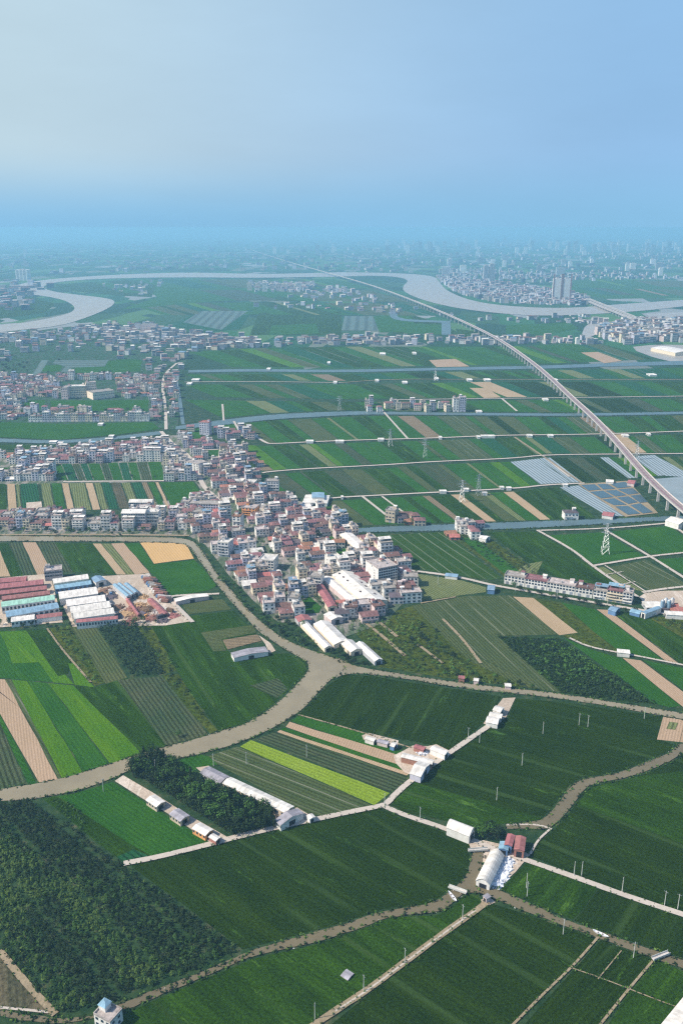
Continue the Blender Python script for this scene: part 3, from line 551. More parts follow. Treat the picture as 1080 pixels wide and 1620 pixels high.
def write_labels():
    B = {}
    for o, desc in REG:
        x, y = o.location.x, o.location.y
        k, p = min(LW.items(), key=lambda q: (q[1][0]-x)**2+((q[1][1]-y)*.6)**2)
        dx, dy = x-p[0], y-p[1]
        side = ('beyond' if dy > 0 else 'in front of') if abs(dy) > abs(dx)*1.3 else ('right of' if dx > 0 else 'left of')
        B.setdefault((desc, side, k), []).append((math.hypot(dx, dy), o.name, o))
    for (desc, side, k), v in B.items():
        v.sort(key=lambda q: q[:2])
        for i, q in enumerate(v):
            q[2]['label'] = f"{desc}, {'' if len(v) == 1 else ordinal(i)+'nearest '}{side} {k}".replace(',  ', ', ')
# ================================================================ MATERIALS FOR BUILDINGS
M = dict(
 white=paint('white_render', (.80, .76, .70), rand=.15), cream=paint('cream_render', (.80, .67, .50), rand=.15), pink=paint('pink_tile_wall', (.66, .52, .49), rand=.15), grey=paint('grey_render', (.50, .49, .50), rand=.2),
 lav=paint('lavender_tile_wall', (.58, .56, .63), rand=.2), orange=paint('orange_render', (.72, .33, .12)), beige=paint('beige_render', (.55, .45, .33), rand=.15), bluew=paint('blue_panel_wall', (.13, .24, .42)), brick=paint('brick_wall', (.38, .18, .13), rand=.2),
 slab=paint('concrete_roof', (.46, .40, .36), var=.6, rand=.35), tile=paint('purple_roof_tile', (.29, .145, .135), var=.5, rand=.35, streak=1.2), red=paint('red_roof_tile', (.48, .20, .14), var=.35, rand=.3, streak=1.2),
 darkroof=paint('old_roof_tile', (.13, .10, .11), var=.4, rand=.4), wroof=paint('white_sheet_roof', (.82, .76, .68), var=.3, scale=.12, streak=.6, rand=.1), broof=paint('blue_sheet_roof', (.25, .39, .50), var=.2, streak=.6, rand=.15), groof=paint('green_sheet_roof', (.36, .60, .47), var=.15, streak=.6),
 rroof=paint('red_sheet_roof', (.38, .15, .14), var=.3, streak=.6, rand=.15), groofp=paint('grey_sheet_roof', (.40, .37, .40), var=.35, streak=.6, rand=.15), glass=paint('window_glass', (.030, .050, .085), rough=.25, var=.3, spec=.6), dark=paint('dark_opening', (.02, .02, .025), var=.2),
 concrete=paint('pier_concrete', (.55, .50, .46), var=.2), deck=paint('track_bed', (.27, .17, .18), var=.3), steel=paint('galvanised_steel', (.48, .50, .50), rough=.45, metal=.6), pole=paint('pole_concrete', (.60, .60, .55)), wood=paint('old_wood', (.38, .28, .2)), scrap=paint('rusty_scrap', (.30, .15, .10), var=.7, scale=.8, rand=.5), far=paint('hazy_tower_wall', (.34, .33, .33), rand=.5), tarp=paint('white_tarp', (.72, .72, .74), var=.25), dirt=paint('earth_heap', (.45, .28, .14), var=.4),
 shutter=paint('metal_shutter', (.30, .32, .36), var=.3, rand=.3), trunk=paint('tree_bark', (.09, .06, .04)))
def foliage(name, a, b_):
    m, t, b = nodes(name); g = N(t, 'ShaderNodeNewGeometry'); oi = N(t, 'ShaderNodeObjectInfo')
    n = N(t, 'ShaderNodeTexNoise', {'Vector': g.outputs['Position'], 'Scale': .5, 'Detail': 4}); r = N(t, 'ShaderNodeMapRange', {0: n.outputs[0], 1: .35, 2: .65})
    mx = N(t, 'ShaderNodeMixRGB', {0: r.outputs[0], 1: c4(a), 2: c4(b_)}); rr = N(t, 'ShaderNodeMapRange', {0: oi.outputs['Random'], 3: .7, 4: 1.35}); hs = N(t, 'ShaderNodeHueSaturation', {'Color': mx.outputs[0], 'Value': rr.outputs[0]})
    t.links.new(hs.outputs[0], b.inputs['Base Color']); b.inputs['Roughness'].default_value = .8; b.inputs['Specular IOR Level'].default_value = .15
    return m
LF = [foliage('dark_leaves', (.009, .021, .006), (.025, .048, .010)), foliage('green_leaves', (.028, .068, .010), (.055, .12, .018)), foliage('olive_leaves', (.06, .11, .018), (.10, .16, .028))]
# ================================================================ HOUSES
NUM = {1: 'one', 2: 'two', 3: 'three', 4: 'four', 5: 'five', 6: 'six', 7: 'seven', 8: 'eight', 9: 'nine', 10: 'ten', 12: 'twelve'}
def roof_geo(mb, x0, y0, x1, y1, h, rtype, rh=2.2, ov=.4):
    if rtype == 'gable':   # ridge along x
        ym = (y0+y1)/2
        A = (x0-ov, y0-ov, h); B = (x1+ov, y0-ov, h); C = (x1+ov, y1+ov, h); D = (x0-ov, y1+ov, h); E = (x0-ov, ym, h+rh); Fp = (x1+ov, ym, h+rh)
        mb.face([A, B, Fp, E]); mb.face([C, D, E, Fp]); mb.face([B, C, Fp]); mb.face([D, A, E]); mb.face([D, C, B, A])
    elif rtype == 'gabley':
        xm = (x0+x1)/2
        A = (x0-ov, y0-ov, h); B = (x1+ov, y0-ov, h); C = (x1+ov, y1+ov, h); D = (x0-ov, y1+ov, h); E = (xm, y0-ov, h+rh); Fp = (xm, y1+ov, h+rh)
        mb.face([A, D, Fp, E][::-1]); mb.face([B, C, Fp, E]); mb.face([A, B, E]); mb.face([C, D, Fp]); mb.face([D, C, B, A])
    elif rtype == 'hip':
        q = min(x1-x0, y1-y0)*.4; ym = (y0+y1)/2
        A = (x0-ov, y0-ov, h); B = (x1+ov, y0-ov, h); C = (x1+ov, y1+ov, h); D = (x0-ov, y1+ov, h); E = (x0+q, ym, h+rh); Fp = (x1-q, ym, h+rh)
        mb.face([A, B, Fp, E]); mb.face([C, D, E, Fp]); mb.face([B, C, Fp]); mb.face([D, A, E]); mb.face([D, C, B, A])
    else:
        mb.box(x0-.15, y0-.15, h, x1+.15, y1+.15, h+.25, True); t = .22
        for a in ((x0-.15, y0-.15, x1+.15, y0+t), (x0-.15, y1-t, x1+.15, y1+.15), (x0-.15, y0+t, x0+t, y1-t), (x1-t, y0+t, x1+.15, y1-t)): mb.box(a[0], a[1], h+.25, a[2], a[3], h+1.1)
def house(name, w, d, n, wall, rtype, roofm, head=True, detail=True, label=None, cat='house', fh=3.2, awn=None, seed=0, balc=True, bays=None):
    r = random.Random(seed+n*17); root = empty(name, (0, 0, 0)); x0, x1, y0, y1 = -w/2, w/2, -d/2, d/2; h = n*fh
    tag(root, label, cat)
    k = bays or max(2, int(w/3.4))
    if detail:
        mb = MB(); mb.box(x0, y0, -.3, x1, y1, h); mb.build('wall', M[wall], root)
        mb = MB(); roof_geo(mb, x0, y0, x1, y1, h+.01, rtype); mb.build('roof', M[roofm], root)
        for f in range(n):
            zb = f*fh+.9
            if f == 0:
                for i in range(max(1, k//2)):
                    mb = MB(); cx = x0+w*(i+.5)/max(1, k//2); mb.box(cx-1.3, y0-.06, 0, cx+1.3, y0+.02, 2.6); mb.build('door', M['shutter'], root)
            else:
                for i in range(k):
                    mb = MB(); cx = x0+w*(i+.5)/k; mb.box(cx-.95, y0-.06, zb, cx+.95, y0+.02, zb+1.6); mb.build('window', M['glass'], root)
            if f and balc and r.random() < .8:
                mb = MB(); a, b = (x0+.2, x1-.2) if r.random() < .5 else (x0+.2, x0+w*.55); mb.box(a, y0-1.2, f*fh-.15, b, y0-.003, f*fh+.1, True); mb.box(a, y0-1.2, f*fh+.1, b, y0-1.05, f*fh+.85); mb.build('balcony', M[wall], root)
            for s in (x0, x1):
                if f: 
                    yy = y0+d*r.choice([.3, .5, .7]); mb = MB(); mb.box(s-.06, yy-.6, zb, s+.06, yy+.6, zb+1.3); mb.build('window', M['glass'], root)
        if head:
            sx = x0+w*.1 if r.random() < .5 else x1-w*.1-3.2; sy = y1-4.2
            mb = MB(); mb.box(sx, sy, h+.26, sx+3.2, sy+3.6, h+3); mb.build('stair_head', M[wall], root)
            mb = MB(); roof_geo(mb, sx, sy, sx+3.2, sy+3.6, h+3.01, r.choice(['gable', 'hip']), 1.0); mb.build('stair_roof', M[r.choice(['tile', 'slab', 'wroof'])], root)
        if r.random() < .6:
            mb = MB(); tx, ty = x0+w*r.uniform(.3, .7), y0+d*.35; mb.bar((tx, ty, h+.3), (tx, ty, h+1.9), .7, 8); mb.build('water_tank', M['steel'], root)
        if awn:
            mb = MB(); ya = y1-d*.55
            for px_, py_ in ((x0+.3, ya+.3), (x1-.3, ya+.3), (x0+.3, y1-.3), (x1-.3, y1-.3)): mb.bar((px_, py_, h+.2), (px_, py_, h+2.6), .08)
            mb.face([(x0-.2, ya, h+2.6), (x1+.2, ya, h+2.6), (x1+.2, y1, h+3.3), (x0-.2, y1, h+3.3)]); mb.face([(x0-.2, y1, h+3.2), (x1+.2, y1, h+3.2), (x1+.2, ya, h+2.5), (x0-.2, ya, h+2.5)]); mb.build('roof_shelter', M[awn], root)
    return root
def far_house(name, w, d, n, wall, rtype, roofm, seed=0, fh=3.2, head=True, awn=None):
    r = random.Random(seed); h = n*fh; x0, x1, y0, y1 = -w/2, w/2, -d/2, d/2; mb = MB(); mb.box(x0, y0, -.3, x1, y1, h)
    mb.mi = 1; roof_geo(mb, x0, y0, x1, y1, h+.01, rtype)
    if head: mb.mi = 0; mb.box(x0+.8, y1-4, h+.26, x0+4, y1-.6, h+3)
    if awn: mb.mi = 3; mb.hexa([(x0, 0, h+2.4), (x1, 0, h+2.4), (x1, y1, h+3), (x0, y1, h+3)], [(x0, 0, h+2.6), (x1, 0, h+2.6), (x1, y1, h+3.2), (x0, y1, h+3.2)], True)
    mb.mi = 2; k = max(2, int(w/3.4))
    for f in range(n):
        for i in range(k):
            cx = x0+w*(i+.5)/k; mb.box(cx-1.0, y0-.08, f*fh+.8, cx+1.0, y0+.02, f*fh+2.5)
        for s in (x0, x1): mb.box(s-.07, -1, f*fh+.9, s+.07, 1, f*fh+2.3)
    o = mb.build(name, [M[wall], M[roofm], M['glass'], M[awn or 'wroof']]); return o
WD = dict(white='white', cream='cream', pink='pink', grey='grey', lav='lavender', orange='orange', beige='beige', brick='brick')
RD = dict(slab='flat grey roof', tile='purple tiled roof', red='red tiled roof', darkroof='dark tiled roof', wroof='white sheet roof', broof='blue sheet roof')
TYPES = [  # w, d, storeys, wall, roof type, roof, awning, weight
 (10, 11, 3, 'white', 'flat', 'slab', None, 4), (9, 12, 4, 'lav', 'flat', 'slab', 'wroof', 2), (14, 11, 3, 'cream', 'gable', 'tile', None, 3), (15, 10, 2, 'pink', 'gable', 'tile', None, 5), (9, 12, 4, 'cream', 'flat', 'slab', None, 3),
 (13, 11, 5, 'white', 'flat', 'slab', 'wroof', 1.2), (12, 10, 2, 'grey', 'gable', 'darkroof', None, 2), (14, 9, 2, 'white', 'gable', 'red', None, 1.6), (11, 12, 3, 'pink', 'flat', 'tile', None, 3), (10, 10, 1, 'brick', 'gable', 'red', None, 1.6),
 (9, 12, 5, 'lav', 'flat', 'slab', 'broof', .6), (16, 11, 3, 'white', 'flat', 'slab', None, 3), (14, 12, 1, 'grey', 'gable', 'wroof', None, 2), (12, 11, 2, 'beige', 'hip', 'tile', None, 3), (10, 11, 3, 'white', 'hip', 'tile', None, 3), (17, 10, 2, 'lav', 'gable', 'tile', None, 3)]
PW2 = [5, 4, 3, 2, 3, 3, 1, .6, 3, .4, .8, 4, 1, 1, 3, 3]
def tdesc(t): return f"{WD[t[3]]} {NUM[t[2]]}-storey house with {RD[t[5]]}"
protoN = []; protoF = []
for i, t in enumerate(TYPES):
    o = house('village_house', t[0], t[1], t[2], t[3], t[4], t[5], head=(t[4] == 'flat'), awn=t[6], seed=i*5); o.location = (0, -5000-i*30, 0); protoN.append([o, False])
    o = far_house('town_house', t[0], t[1], t[2], t[3], t[4], t[5], seed=i, head=(t[4] == 'flat'), awn=t[6]); protoF.append([o, False])
PW = [t[7] for t in TYPES]
def put(protos, i, x, y, rz, sx=1, sz=1, name=None, group=None, cat='house', z=0):
    p = protos[i]
    if not p[1]: o = p[0]; p[1] = True
    else: o = copy_tree(p[0])
    o.location = (x, y, z); o.rotation_euler = (0, 0, rz); o.scale = (sx, 1, sz)
    if name and name != o.name.split('.')[0]: o.name = name
    tag(o, None, cat, group); reg(o, tdesc(TYPES[i])); return o
def inpoly(p, poly):
    c = False; n = len(poly)
    for i in range(n):
        a, b = poly[i], poly[(i+1) % n]
        if (a[1] > p[1]) != (b[1] > p[1]) and p[0] < (b[0]-a[0])*(p[1]-a[1])/(b[1]-a[1])+a[0]: c = not c
    return c
def toworld(px_poly): return P(*px_poly)
def topx(x, y, z=0):
    Y = y; zc = cp*Y-sp_*(z-H); up = sp_*Y+cp*(z-H)
    return 540+F*x/zc, 810-F*up/zc
def hof(p, topy):
    """height of a point above ground pixel p that shows at image row topy"""
    g = G(*p); b = (810-topy)/F; dy = cp+b*sp_; dz = -sp_+b*cp; return H+dz/dy*g[1]
OCC = []   # occupied discs x, y, r
def free(x, y, r):
    for a, b, c in OCC:
        if (a-x)**2+(b-y)**2 < (c+r)**2: return False
    return True
def block(name, FL, FR, top, d, n, wall, roofm, label, cat='building', rtype='flat', head=True, awn=None, detail=True, fh=None, bays=None, balc=False, group=None):
    """a building given by its front edge on the ground and the image row of its eaves"""
    a, b = G(*FL), G(*FR); w = math.hypot(b[0]-a[0], b[1]-a[1]); rz = math.atan2(b[1]-a[1], b[0]-a[0]); h = hof(FL, top)
    n = n or max(1, round(h/3.3)); o = house(name, w, d, n, wall, rtype, roofm, head=head, label=label, cat=cat, fh=h/n, awn=awn, detail=detail, seed=int(FL[0]), balc=balc, bays=bays)
    cx, cy_ = (a[0]+b[0])/2-math.sin(rz)*d/2, (a[1]+b[1])/2+math.cos(rz)*d/2
    o.location = (cx, cy_, 0); o.rotation_euler = (0, 0, rz)
    if group: o['group'] = group
    k = max(1, int(w/d+.5)); 
    for i in range(k):
        u = (i+.5)/k-.5; OCC.append((cx+math.cos(rz)*w*u, cy_+math.sin(rz)*w*u, d*.5))
    return o
def shed(name, q, h, roofm, label, cat='shed', arch=False, wall='grey', rh=None, windows=0, vents=0, group=None):
    """a long roof given by four eaves corners in the photo: 0-1 and 3-2 are the long sides"""
    g = [Vector(G(x, y, h)) for x, y in q]
    area = sum(g[i].x*g[(i+1) % 4].y-g[(i+1) % 4].x*g[i].y for i in range(4))
    if area < 0: g = [g[1], g[0], g[3], g[2]]
    # straighten to a rectangle
    c = sum(g, Vector())/4; ax = ((g[1]-g[0])+(g[2]-g[3])); ax.normalize(); l = ((g[1]-g[0]).length+(g[2]-g[3]).length)/2; ay = Vector((-ax.y, ax.x, 0)); wd = abs(((g[3]-g[0])+(g[2]-g[1])).dot(ay))/2
    root = empty(name, (c.x, c.y, 0), math.atan2(ax.y, ax.x)); tag(root, label, cat, group)
    x0, x1, y0, y1 = -l/2, l/2, -wd/2, wd/2; rh = rh if rh is not None else wd*.13
    mb = MB(); mb.box(x0+.3, y0+.3, -.3, x1-.3, y1-.3, h)
    ns = 9 if arch else 3
    prof = []
    for i in range(ns):
        u = i/(ns-1); zz = h+rh*(math.sin(math.pi*u) if arch else 1-abs(2*u-1)); prof.append((y0+(y1-y0)*u, zz))
    for s in (x0+.3, x1-.3): mb.face([(s, y, z-.06) for y, z in prof])
    mb.build('wall', M[wall], root)
    mb = MB()
    for (a, za), (b, zb) in zip(prof, prof[1:]):
        k = max(1, int(l/12))
        for j in range(k):
            xa, xb = x0+l*j/k, x0+l*(j+1)/k-(0 if j == k-1 else .0); mb.face([(xa, a, za), (xb, a, za), (xb, b, zb), (xa, b, zb)])
        mb.face([(x0, b, zb-.12), (x1, b, zb-.12), (x1, a, za-.12), (x0, a, za-.12)])
    mb.face([(x0, y0, h), (x0, y0, h-.15), (x1, y0, h-.15), (x1, y0, h)]); mb.face([(x1, y1, h), (x1, y1, h-.15), (x0, y1, h-.15), (x0, y1, h)])
    mb.build('roof', M[roofm], root)
    for s in (x0, x1):
        mb = MB(); mb.box(s+(.22 if s < 0 else -.34), -min(2, wd*.25), 0, s+(.34 if s < 0 else -.22), min(2, wd*.25), min(h*.8, 4)); mb.build('door', M['dark'], root)
    for i in range(windows):
        cx = x0+l*(i+.5)/windows
        mb = MB(); mb.box(cx-l/windows*.28, y0+.22, h*.45, cx+l/windows*.28, y0+.36, h*.8); mb.build('window', M['glass'], root)
    for i in range(vents):
        cx = x0+l*(i+.5)/vents; mb = MB(); s = rnd.choice([-.22, .22])*wd; zz = h+rh*(1-abs(2*(s-y0)/(y1-y0)-1))
        mb.box(cx-1.2, s-.7, zz-.3, cx+1.2, s+.7, zz+.5); mb.build('roof_vent', M['darkroof'], root)
    k = max(1, int(l/max(wd, 1)))
    for i in range(k):
        u = ((i+.5)/k-.5)*l; OCC.append((c.x+ax.x*u, c.y+ax.y*u, wd*.5))
    return root
SH = [
 ('barn', ((704,1308),(742,1324),(752,1310),(716,1297)), 5, 'wroof', 'arched white barn beside the farm lane with dark doors', dict(arch=True, wall='white', rh=2.4)),
 ('barn', ((753,1390),(775,1347),(798,1352),(773,1404)), 3.6, 'wroof', 'big white barn on the canal bank with blue shaded side', dict(arch=True, wall='white', rh=2.2)),
 ('farmhouse', ((815,1322),(812,1344),(829,1347),(832,1324)), 5, 'rroof', 'red-roofed farm building behind the white barn', dict(cat='farm building', wall='brick')),
 ('farmhouse', ((803,1318),(796,1336),(810,1340),(814,1322)), 5, 'rroof', 'dark blue-walled farm building beside the big tree clump', dict(cat='farm building', wall='bluew')),
 ('farmhouse', ((790,1330),(788,1342),(803,1346),(806,1334)), 4, 'broof', 'small blue-roofed shed between tree clump and farm lane', dict(cat='shed', wall='bluew')),
 ('hut', ((762,1417),(770,1413),(777,1418),(769,1423)), 3, 'groofp', 'pinkish hut on the point where the canals part', dict(cat='hut', wall='pink')),
 ('poultry_shed', ((777,1123),(790,1127),(799,1120),(786,1116)), 3.5, 'wroof', 'rearmost of three white arched sheds at the lane end', dict(arch=True, wall='white', group='white arched sheds at the lane end')),
 ('poultry_shed', ((770,1132),(790,1136),(798,1130),(777,1126)), 3.5, 'wroof', 'middle one of three white arched sheds at the lane end', dict(arch=True, wall='white', group='white arched sheds at the lane end')),
 ('poultry_shed', ((765,1142),(785,1146),(792,1136),(773,1133)), 3.5, 'wroof', 'front one of three white arched sheds at the lane end', dict(arch=True, wall='white', group='white arched sheds at the lane end')),
 ('barn', ((632,1197),(679,1209),(691,1203),(639,1191)), 4, 'wroof', 'long white shed behind the shaded barn by the lane', dict(wall='brick')),
 ('barn', ((642,1221),(658,1228),(688,1209),(668,1205)), 4.5, 'wroof', 'white barn with shaded side beside the straight farm lane', dict(wall='lav')),
 ('barn', ((678,1184),(702,1195),(711,1188),(687,1180)), 4, 'wroof', 'narrow white shed at the edge of the dark crop field', dict(wall='white')),
 ('stable', ((652,1182),(669,1187),(675,1182),(659,1177)), 3, 'rroof', 'low rusty red shed beside the narrow white shed', dict(wall='brick')),
 ('stable', ((574,1168),(590,1173),(597,1168),(583,1164)), 3, 'wroof', 'small white shed at the upper end of the dirt yard', dict(wall='white')),
 ('stable', ((594,1173),(612,1178),(617,1173),(600,1169)), 2.6, 'groofp', 'low grey pink shed in the middle of the dirt yard', dict(wall='pink')),
 ('stable', ((616,1180),(623,1182),(629,1176),(621,1173)), 3, 'wroof', 'white shed with blue door at the end of the dirt yard', dict(wall='bluew')),
 ('livestock_shed', ((315,1223),(347,1239),(365,1229),(331,1212)), 5, 'groofp', 'purple grey end section of the long livestock shed', dict(wall='white', cat='shed')),
 ('livestock_shed', ((350,1239),(450,1285),(468,1277),(367,1229)), 5, 'wroof', 'very long pale livestock shed beside the dark grove', dict(wall='beige', windows=10, cat='shed')),
 ('livestock_shed', ((433,1297),(443,1305),(482,1288),(472,1279)), 4, 'groofp', 'grey shed set across the end of the livestock shed', dict(wall='white', windows=5, cat='shed')),
 ('open_shed', ((484,1290),(489,1296),(500,1293),(494,1287)), 3, 'wroof', 'tiny white shed where the shed yard meets the lane', dict(wall='white')),
 ('pig_shed', ((230,1265),(247,1277),(263,1268),(245,1257)), 3.5, 'wroof', 'uppermost of the pale sheds along the dirt strip', dict(windows=4, wall='beige', group='pale sheds on the dirt strip')),
 ('pig_shed', ((267,1287),(283,1299),(303,1291),(283,1279)), 3.5, 'groofp', 'grey second shed down the dirt strip beside the grove', dict(windows=4, wall='beige', group='pale sheds on the dirt strip')),
 ('pig_shed', ((303,1310),(323,1322),(340,1313),(317,1301)), 3.5, 'wroof', 'third shed down the dirt strip with orange side', dict(windows=4, wall='orange', group='pale sheds on the dirt strip')),
 ('pig_shed', ((329,1324),(341,1331),(350,1325),(338,1318)), 3, 'wroof', 'smallest shed at the lower end of the dirt strip', dict(wall='brick', group='pale sheds on the dirt strip')),
 ('long_shed', ((364,1033),(371,1041),(424,1031),(420,1022)), 3.5, 'groofp', 'grey pink roofed shed on the brown plot by the river', dict(wall='white', rh=1)),
 ('long_shed', ((274,947),(278,951),(331,944),(328,938)), 3.5, 'wroof', 'long thin white shed beside the river lane', dict(wall='pink', rh=1)),
 ('market_hall', ((524,910),(580,957),(611,949),(558,903)), 7, 'wroof', 'huge white market hall with roof vents inside the village', dict(cat='market hall', vents=8, wall='cream', rh=3)),
 ('hall', ((508,915),(560,958),(576,955),(524,911)), 5, 'wroof', 'lower white hall joined to the left of the market hall', dict(cat='hall', wall='pink', rh=1.5)),
 ('hall', ((495,925),(520,962),(532,958),(508,918)), 5, 'rroof', 'low cream and red hall between lawn and market', dict(cat='hall', wall='cream', rh=1.2)),
 ('warehouse', ((475,985),(513,1027),(526,1022),(485,983)), 3.6, 'wroof', 'narrow long white warehouse nearest the river road', dict(wall='cream', rh=1.5)),
 ('warehouse', ((495,988),(531,1022),(550,1013),(520,981)), 3.6, 'wroof', 'wide white warehouse beside the narrow one', dict(wall='cream', rh=2)),
 ('warehouse', ((537,1017),(555,1032),(574,1028),(557,1011)), 3.6, 'wroof', 'cream roofed warehouse behind the riverside bushes', dict(wall='cream', rh=2)),
 ('warehouse', ((562,1018),(593,1048),(605,1042),(574,1016)), 3.6, 'wroof', 'outer white warehouse beside the scrub field', dict(wall='grey', rh=1.5)),
 ('hall', ((511,971),(524,982),(543,976),(531,968)), 5, 'wroof', 'square white roofed hall behind the wide warehouse', dict(cat='hall', wall='pink')),
 ('hall', ((466,976),(472,984),(494,981),(487,972)), 4, 'rroof', 'dark red roofed shed at the end of the white warehouse', dict(cat='shed', wall='grey')),
 ('factory', ((535,845),(566,870),(581,865),(557,842)), 7, 'wroof', 'long white factory hall beside the blue canal', dict(wall='cream', rh=1, windows=6)),
 ('works', ((474,797),(486,783),(519,783),(521,795)), 4, 'wroof', 'white works building with blue upper roof by the field', dict(wall='white', rh=.6)),
 ('works', ((493,788),(493,779),(513,779),(513,787)), 7, 'broof', 'blue roofed block standing over the white works', dict(wall='white', rh=.5, cat='works')),
 ('barn', ((-12,923),(46,918),(40,912),(-12,915)), 5, 'rroof', 'red roofed barn furthest back in the barn group', dict(wall='brick', group='red roofed barns')),
 ('barn', ((-12,933),(72,923),(67,917),(-12,924)), 5, 'rroof', 'second of the red roofed barns counted from the back', dict(wall='brick', group='red roofed barns')),
 ('barn', ((-12,942),(76,932),(73,926),(-12,936)), 5, 'rroof', 'third of the red roofed barns counted from the back', dict(wall='brick', group='red roofed barns')),
 ('barn', ((5,949),(81,939),(78,934),(2,943)), 5, 'rroof', 'front red roofed barn next to the green roofed hall', dict(wall='brick', group='red roofed barns')),
 ('factory_hall', ((4,960),(89,948),(85,941),(1,952)), 7, 'groof', 'pale green roofed hall with a row of windows', dict(wall='white', windows=14, rh=1.2, cat='factory')),
 ('factory_hall', ((11,976),(97,961),(88,953),(8,967)), 6, 'broof', 'pale blue roofed hall in front of the green one', dict(wall='white', windows=10, rh=1.2, cat='factory')),
 ('factory_hall', ((19,984),(57,979),(54,972),(17,976)), 5, 'wroof', 'small white roofed hall in front of the blue one', dict(wall='white', windows=6, rh=1, cat='factory')),
 ('barn', ((58,979),(100,974),(98,968),(57,973)), 4, 'rroof', 'red annex at the corner beside the small white hall', dict(wall='white')),
 ('factory_hall', ((86,923),(143,915),(137,908),(82,916)), 7, 'wroof', 'cream roofed hall at the back of the white warehouses', dict(wall='cream', rh=1, cat='factory')),
 ('factory_hall', ((88,932),(146,924),(143,917),(86,925)), 5, 'broof', 'dark blue roofed hall behind the open court', dict(wall='bluew', rh=.8, windows=8, cat='factory')),
 ('warehouse', ((97,948),(158,938),(150,929),(90,936)), 6, 'wroof', 'rearmost of the four big white warehouses', dict(wall='white', rh=1.6, group='four white warehouses')),
 ('warehouse', ((108,959),(171,950),(163,941),(102,949)), 6, 'wroof', 'second from the back of the four white warehouses', dict(wall='white', rh=1.6, group='four white warehouses')),
 ('warehouse', ((114,970),(179,960),(170,951),(109,960)), 6, 'wroof', 'second from the front of the four white warehouses', dict(wall='white', rh=1.6, group='four white warehouses')),
 ('warehouse', ((119,979),(183,970),(178,961),(114,970)), 6, 'wroof', 'front one of the four big white warehouses', dict(wall='white', rh=1.6, group='four white warehouses')),
 ('factory_hall', ((122,985),(188,979),(186,974),(120,980)), 6, 'rroof', 'red roofed frontage with many windows before white warehouses', dict(wall='white', rh=.8, windows=14, cat='factory')),
 ('work_shed', ((145,917),(155,924),(166,916),(158,908)), 5, 'broof', 'pale blue roofed shed beside the white warehouses', dict(wall='white')),
 ('work_shed', ((178,925),(201,944),(207,942),(185,923)), 5, 'broof', 'first blue roofed shed in the scrapyard', dict(wall='grey', rh=.8)),
 ('work_shed', ((186,923),(208,941),(213,939),(191,922)), 5, 'broof', 'middle blue roofed shed in the scrapyard', dict(wall='grey', rh=.8)),
 ('work_shed', ((196,924),(214,938),(219,936),(203,921)), 5, 'broof', 'third blue roofed shed in the scrapyard', dict(wall='grey', rh=.8)),
 ('work_shed', ((198,947),(218,973),(222,972),(204,946)), 3, 'rroof', 'long rusty roofed lean-to in the scrapyard', dict(wall='brick', rh=.8)),
 ('work_shed', ((232,948),(258,973),(266,970),(242,946)), 3, 'rroof', 'brown sheet roofed store across the scrapyard', dict(wall='brick', rh=.8)),
 ('hut', ((703,911),(723,913),(725,908),(705,906)), 3, 'broof', 'small white and blue hut on the lane by the lined field', dict(wall='white', cat='hut')),
 ('hut', ((770,933),(782,934),(783,926),(771,925)), 4, 'broof', 'blue hut beside the lane before the long terrace', dict(wall='bluew', cat='hut')),
 ('hut', ((974,1032),(995,1034),(996,1028),(976,1026)), 3.5, 'wroof', 'lone white shed at the head of the tan strip', dict(wall='white', cat='hut', arch=True)),
 ('hut', ((724,1073),(735,1074),(735,1069),(725,1068)), 3, 'rroof', 'red hut on the canal bank under the scrub', dict(wall='brick', cat='hut')),
 ('hut', ((748,1077),(757,1078),(757,1073),(749,1072)), 3, 'wroof', 'small pink and white hut on the canal bank', dict(wall='pink', cat='hut')),
 ('hut', ((797,1086),(808,1086),(808,1081),(798,1080)), 3, 'wroof', 'white hut on the canal bank with a dark tree behind', dict(wall='pink', cat='hut')),
 ('hut', ((1018,972),(1045,962),(1040,958),(1015,967)), 5, 'broof', 'blue roofed workshop in the pale works yard', dict(wall='white', cat='workshop')),
 ('hut', ((1050,972),(1080,974),(1080,967),(1052,966)), 4, 'wroof', 'white workshop in the pale works yard', dict(wall='white', cat='workshop')),
 ('hut', ((995,968),(1012,972),(1015,966),(999,962)), 3, 'broof', 'low blue roofed shed before the works yard', dict(wall='bluew', cat='workshop')),
 ('hut', ((961,965),(974,968),(980,962),(968,958)), 4, 'broof', 'blue roofed shed against the end of the terrace', dict(wall='bluew', cat='shed')),
 ('big_shed', ((1043,1622),(1085,1571),(1130,1600),(1085,1660)), 7, 'wroof', 'big white roofed shed cut by the lower corner', dict(wall='white', rh=2)),
 ('pump_house', ((537,1543),(549,1550),(561,1541),(549,1533)), .7, 'groofp', 'low pinkish pump house alone in the green field', dict(wall='pink', cat='pump house', rh=.3)),
 ('river_hall', ((1043,553),(1085,562),(1085,553),(1048,546)), 9, 'wroof', 'long pale orange hall on the lake shore', dict(wall='cream', cat='hall', rh=3, arch=True)),
 ('pond_shed', ((743,0+817),(760,0+819),(762,815),(745,813)), 3, 'wroof', 'white long shed by the canal hamlet', dict(wall='white', cat='shed')) if 0 else ('hut', ((758,851),(770,854),(773,848),(762,846)), 4, 'wroof', 'white barn at the field corner near the canal hamlet', dict(wall='white', cat='barn')),
 ('hut', ((952,815),(970,818),(972,811),(954,809)), 4, 'rroof', 'pink roofed shed at the pond corner', dict(wall='white', cat='shed')),
 ('hut', ((1056,824),(1078,832),(1085,822),(1064,817)), 6, 'wroof', 'white house beside the viaduct and canal', dict(wall='white', cat='house')),
 ('hut', ((957,762),(970,763),(970,759),(958,758)), 3, 'wroof', 'white shed at the far edge of the ponds', dict(wall='white', cat='shed')),
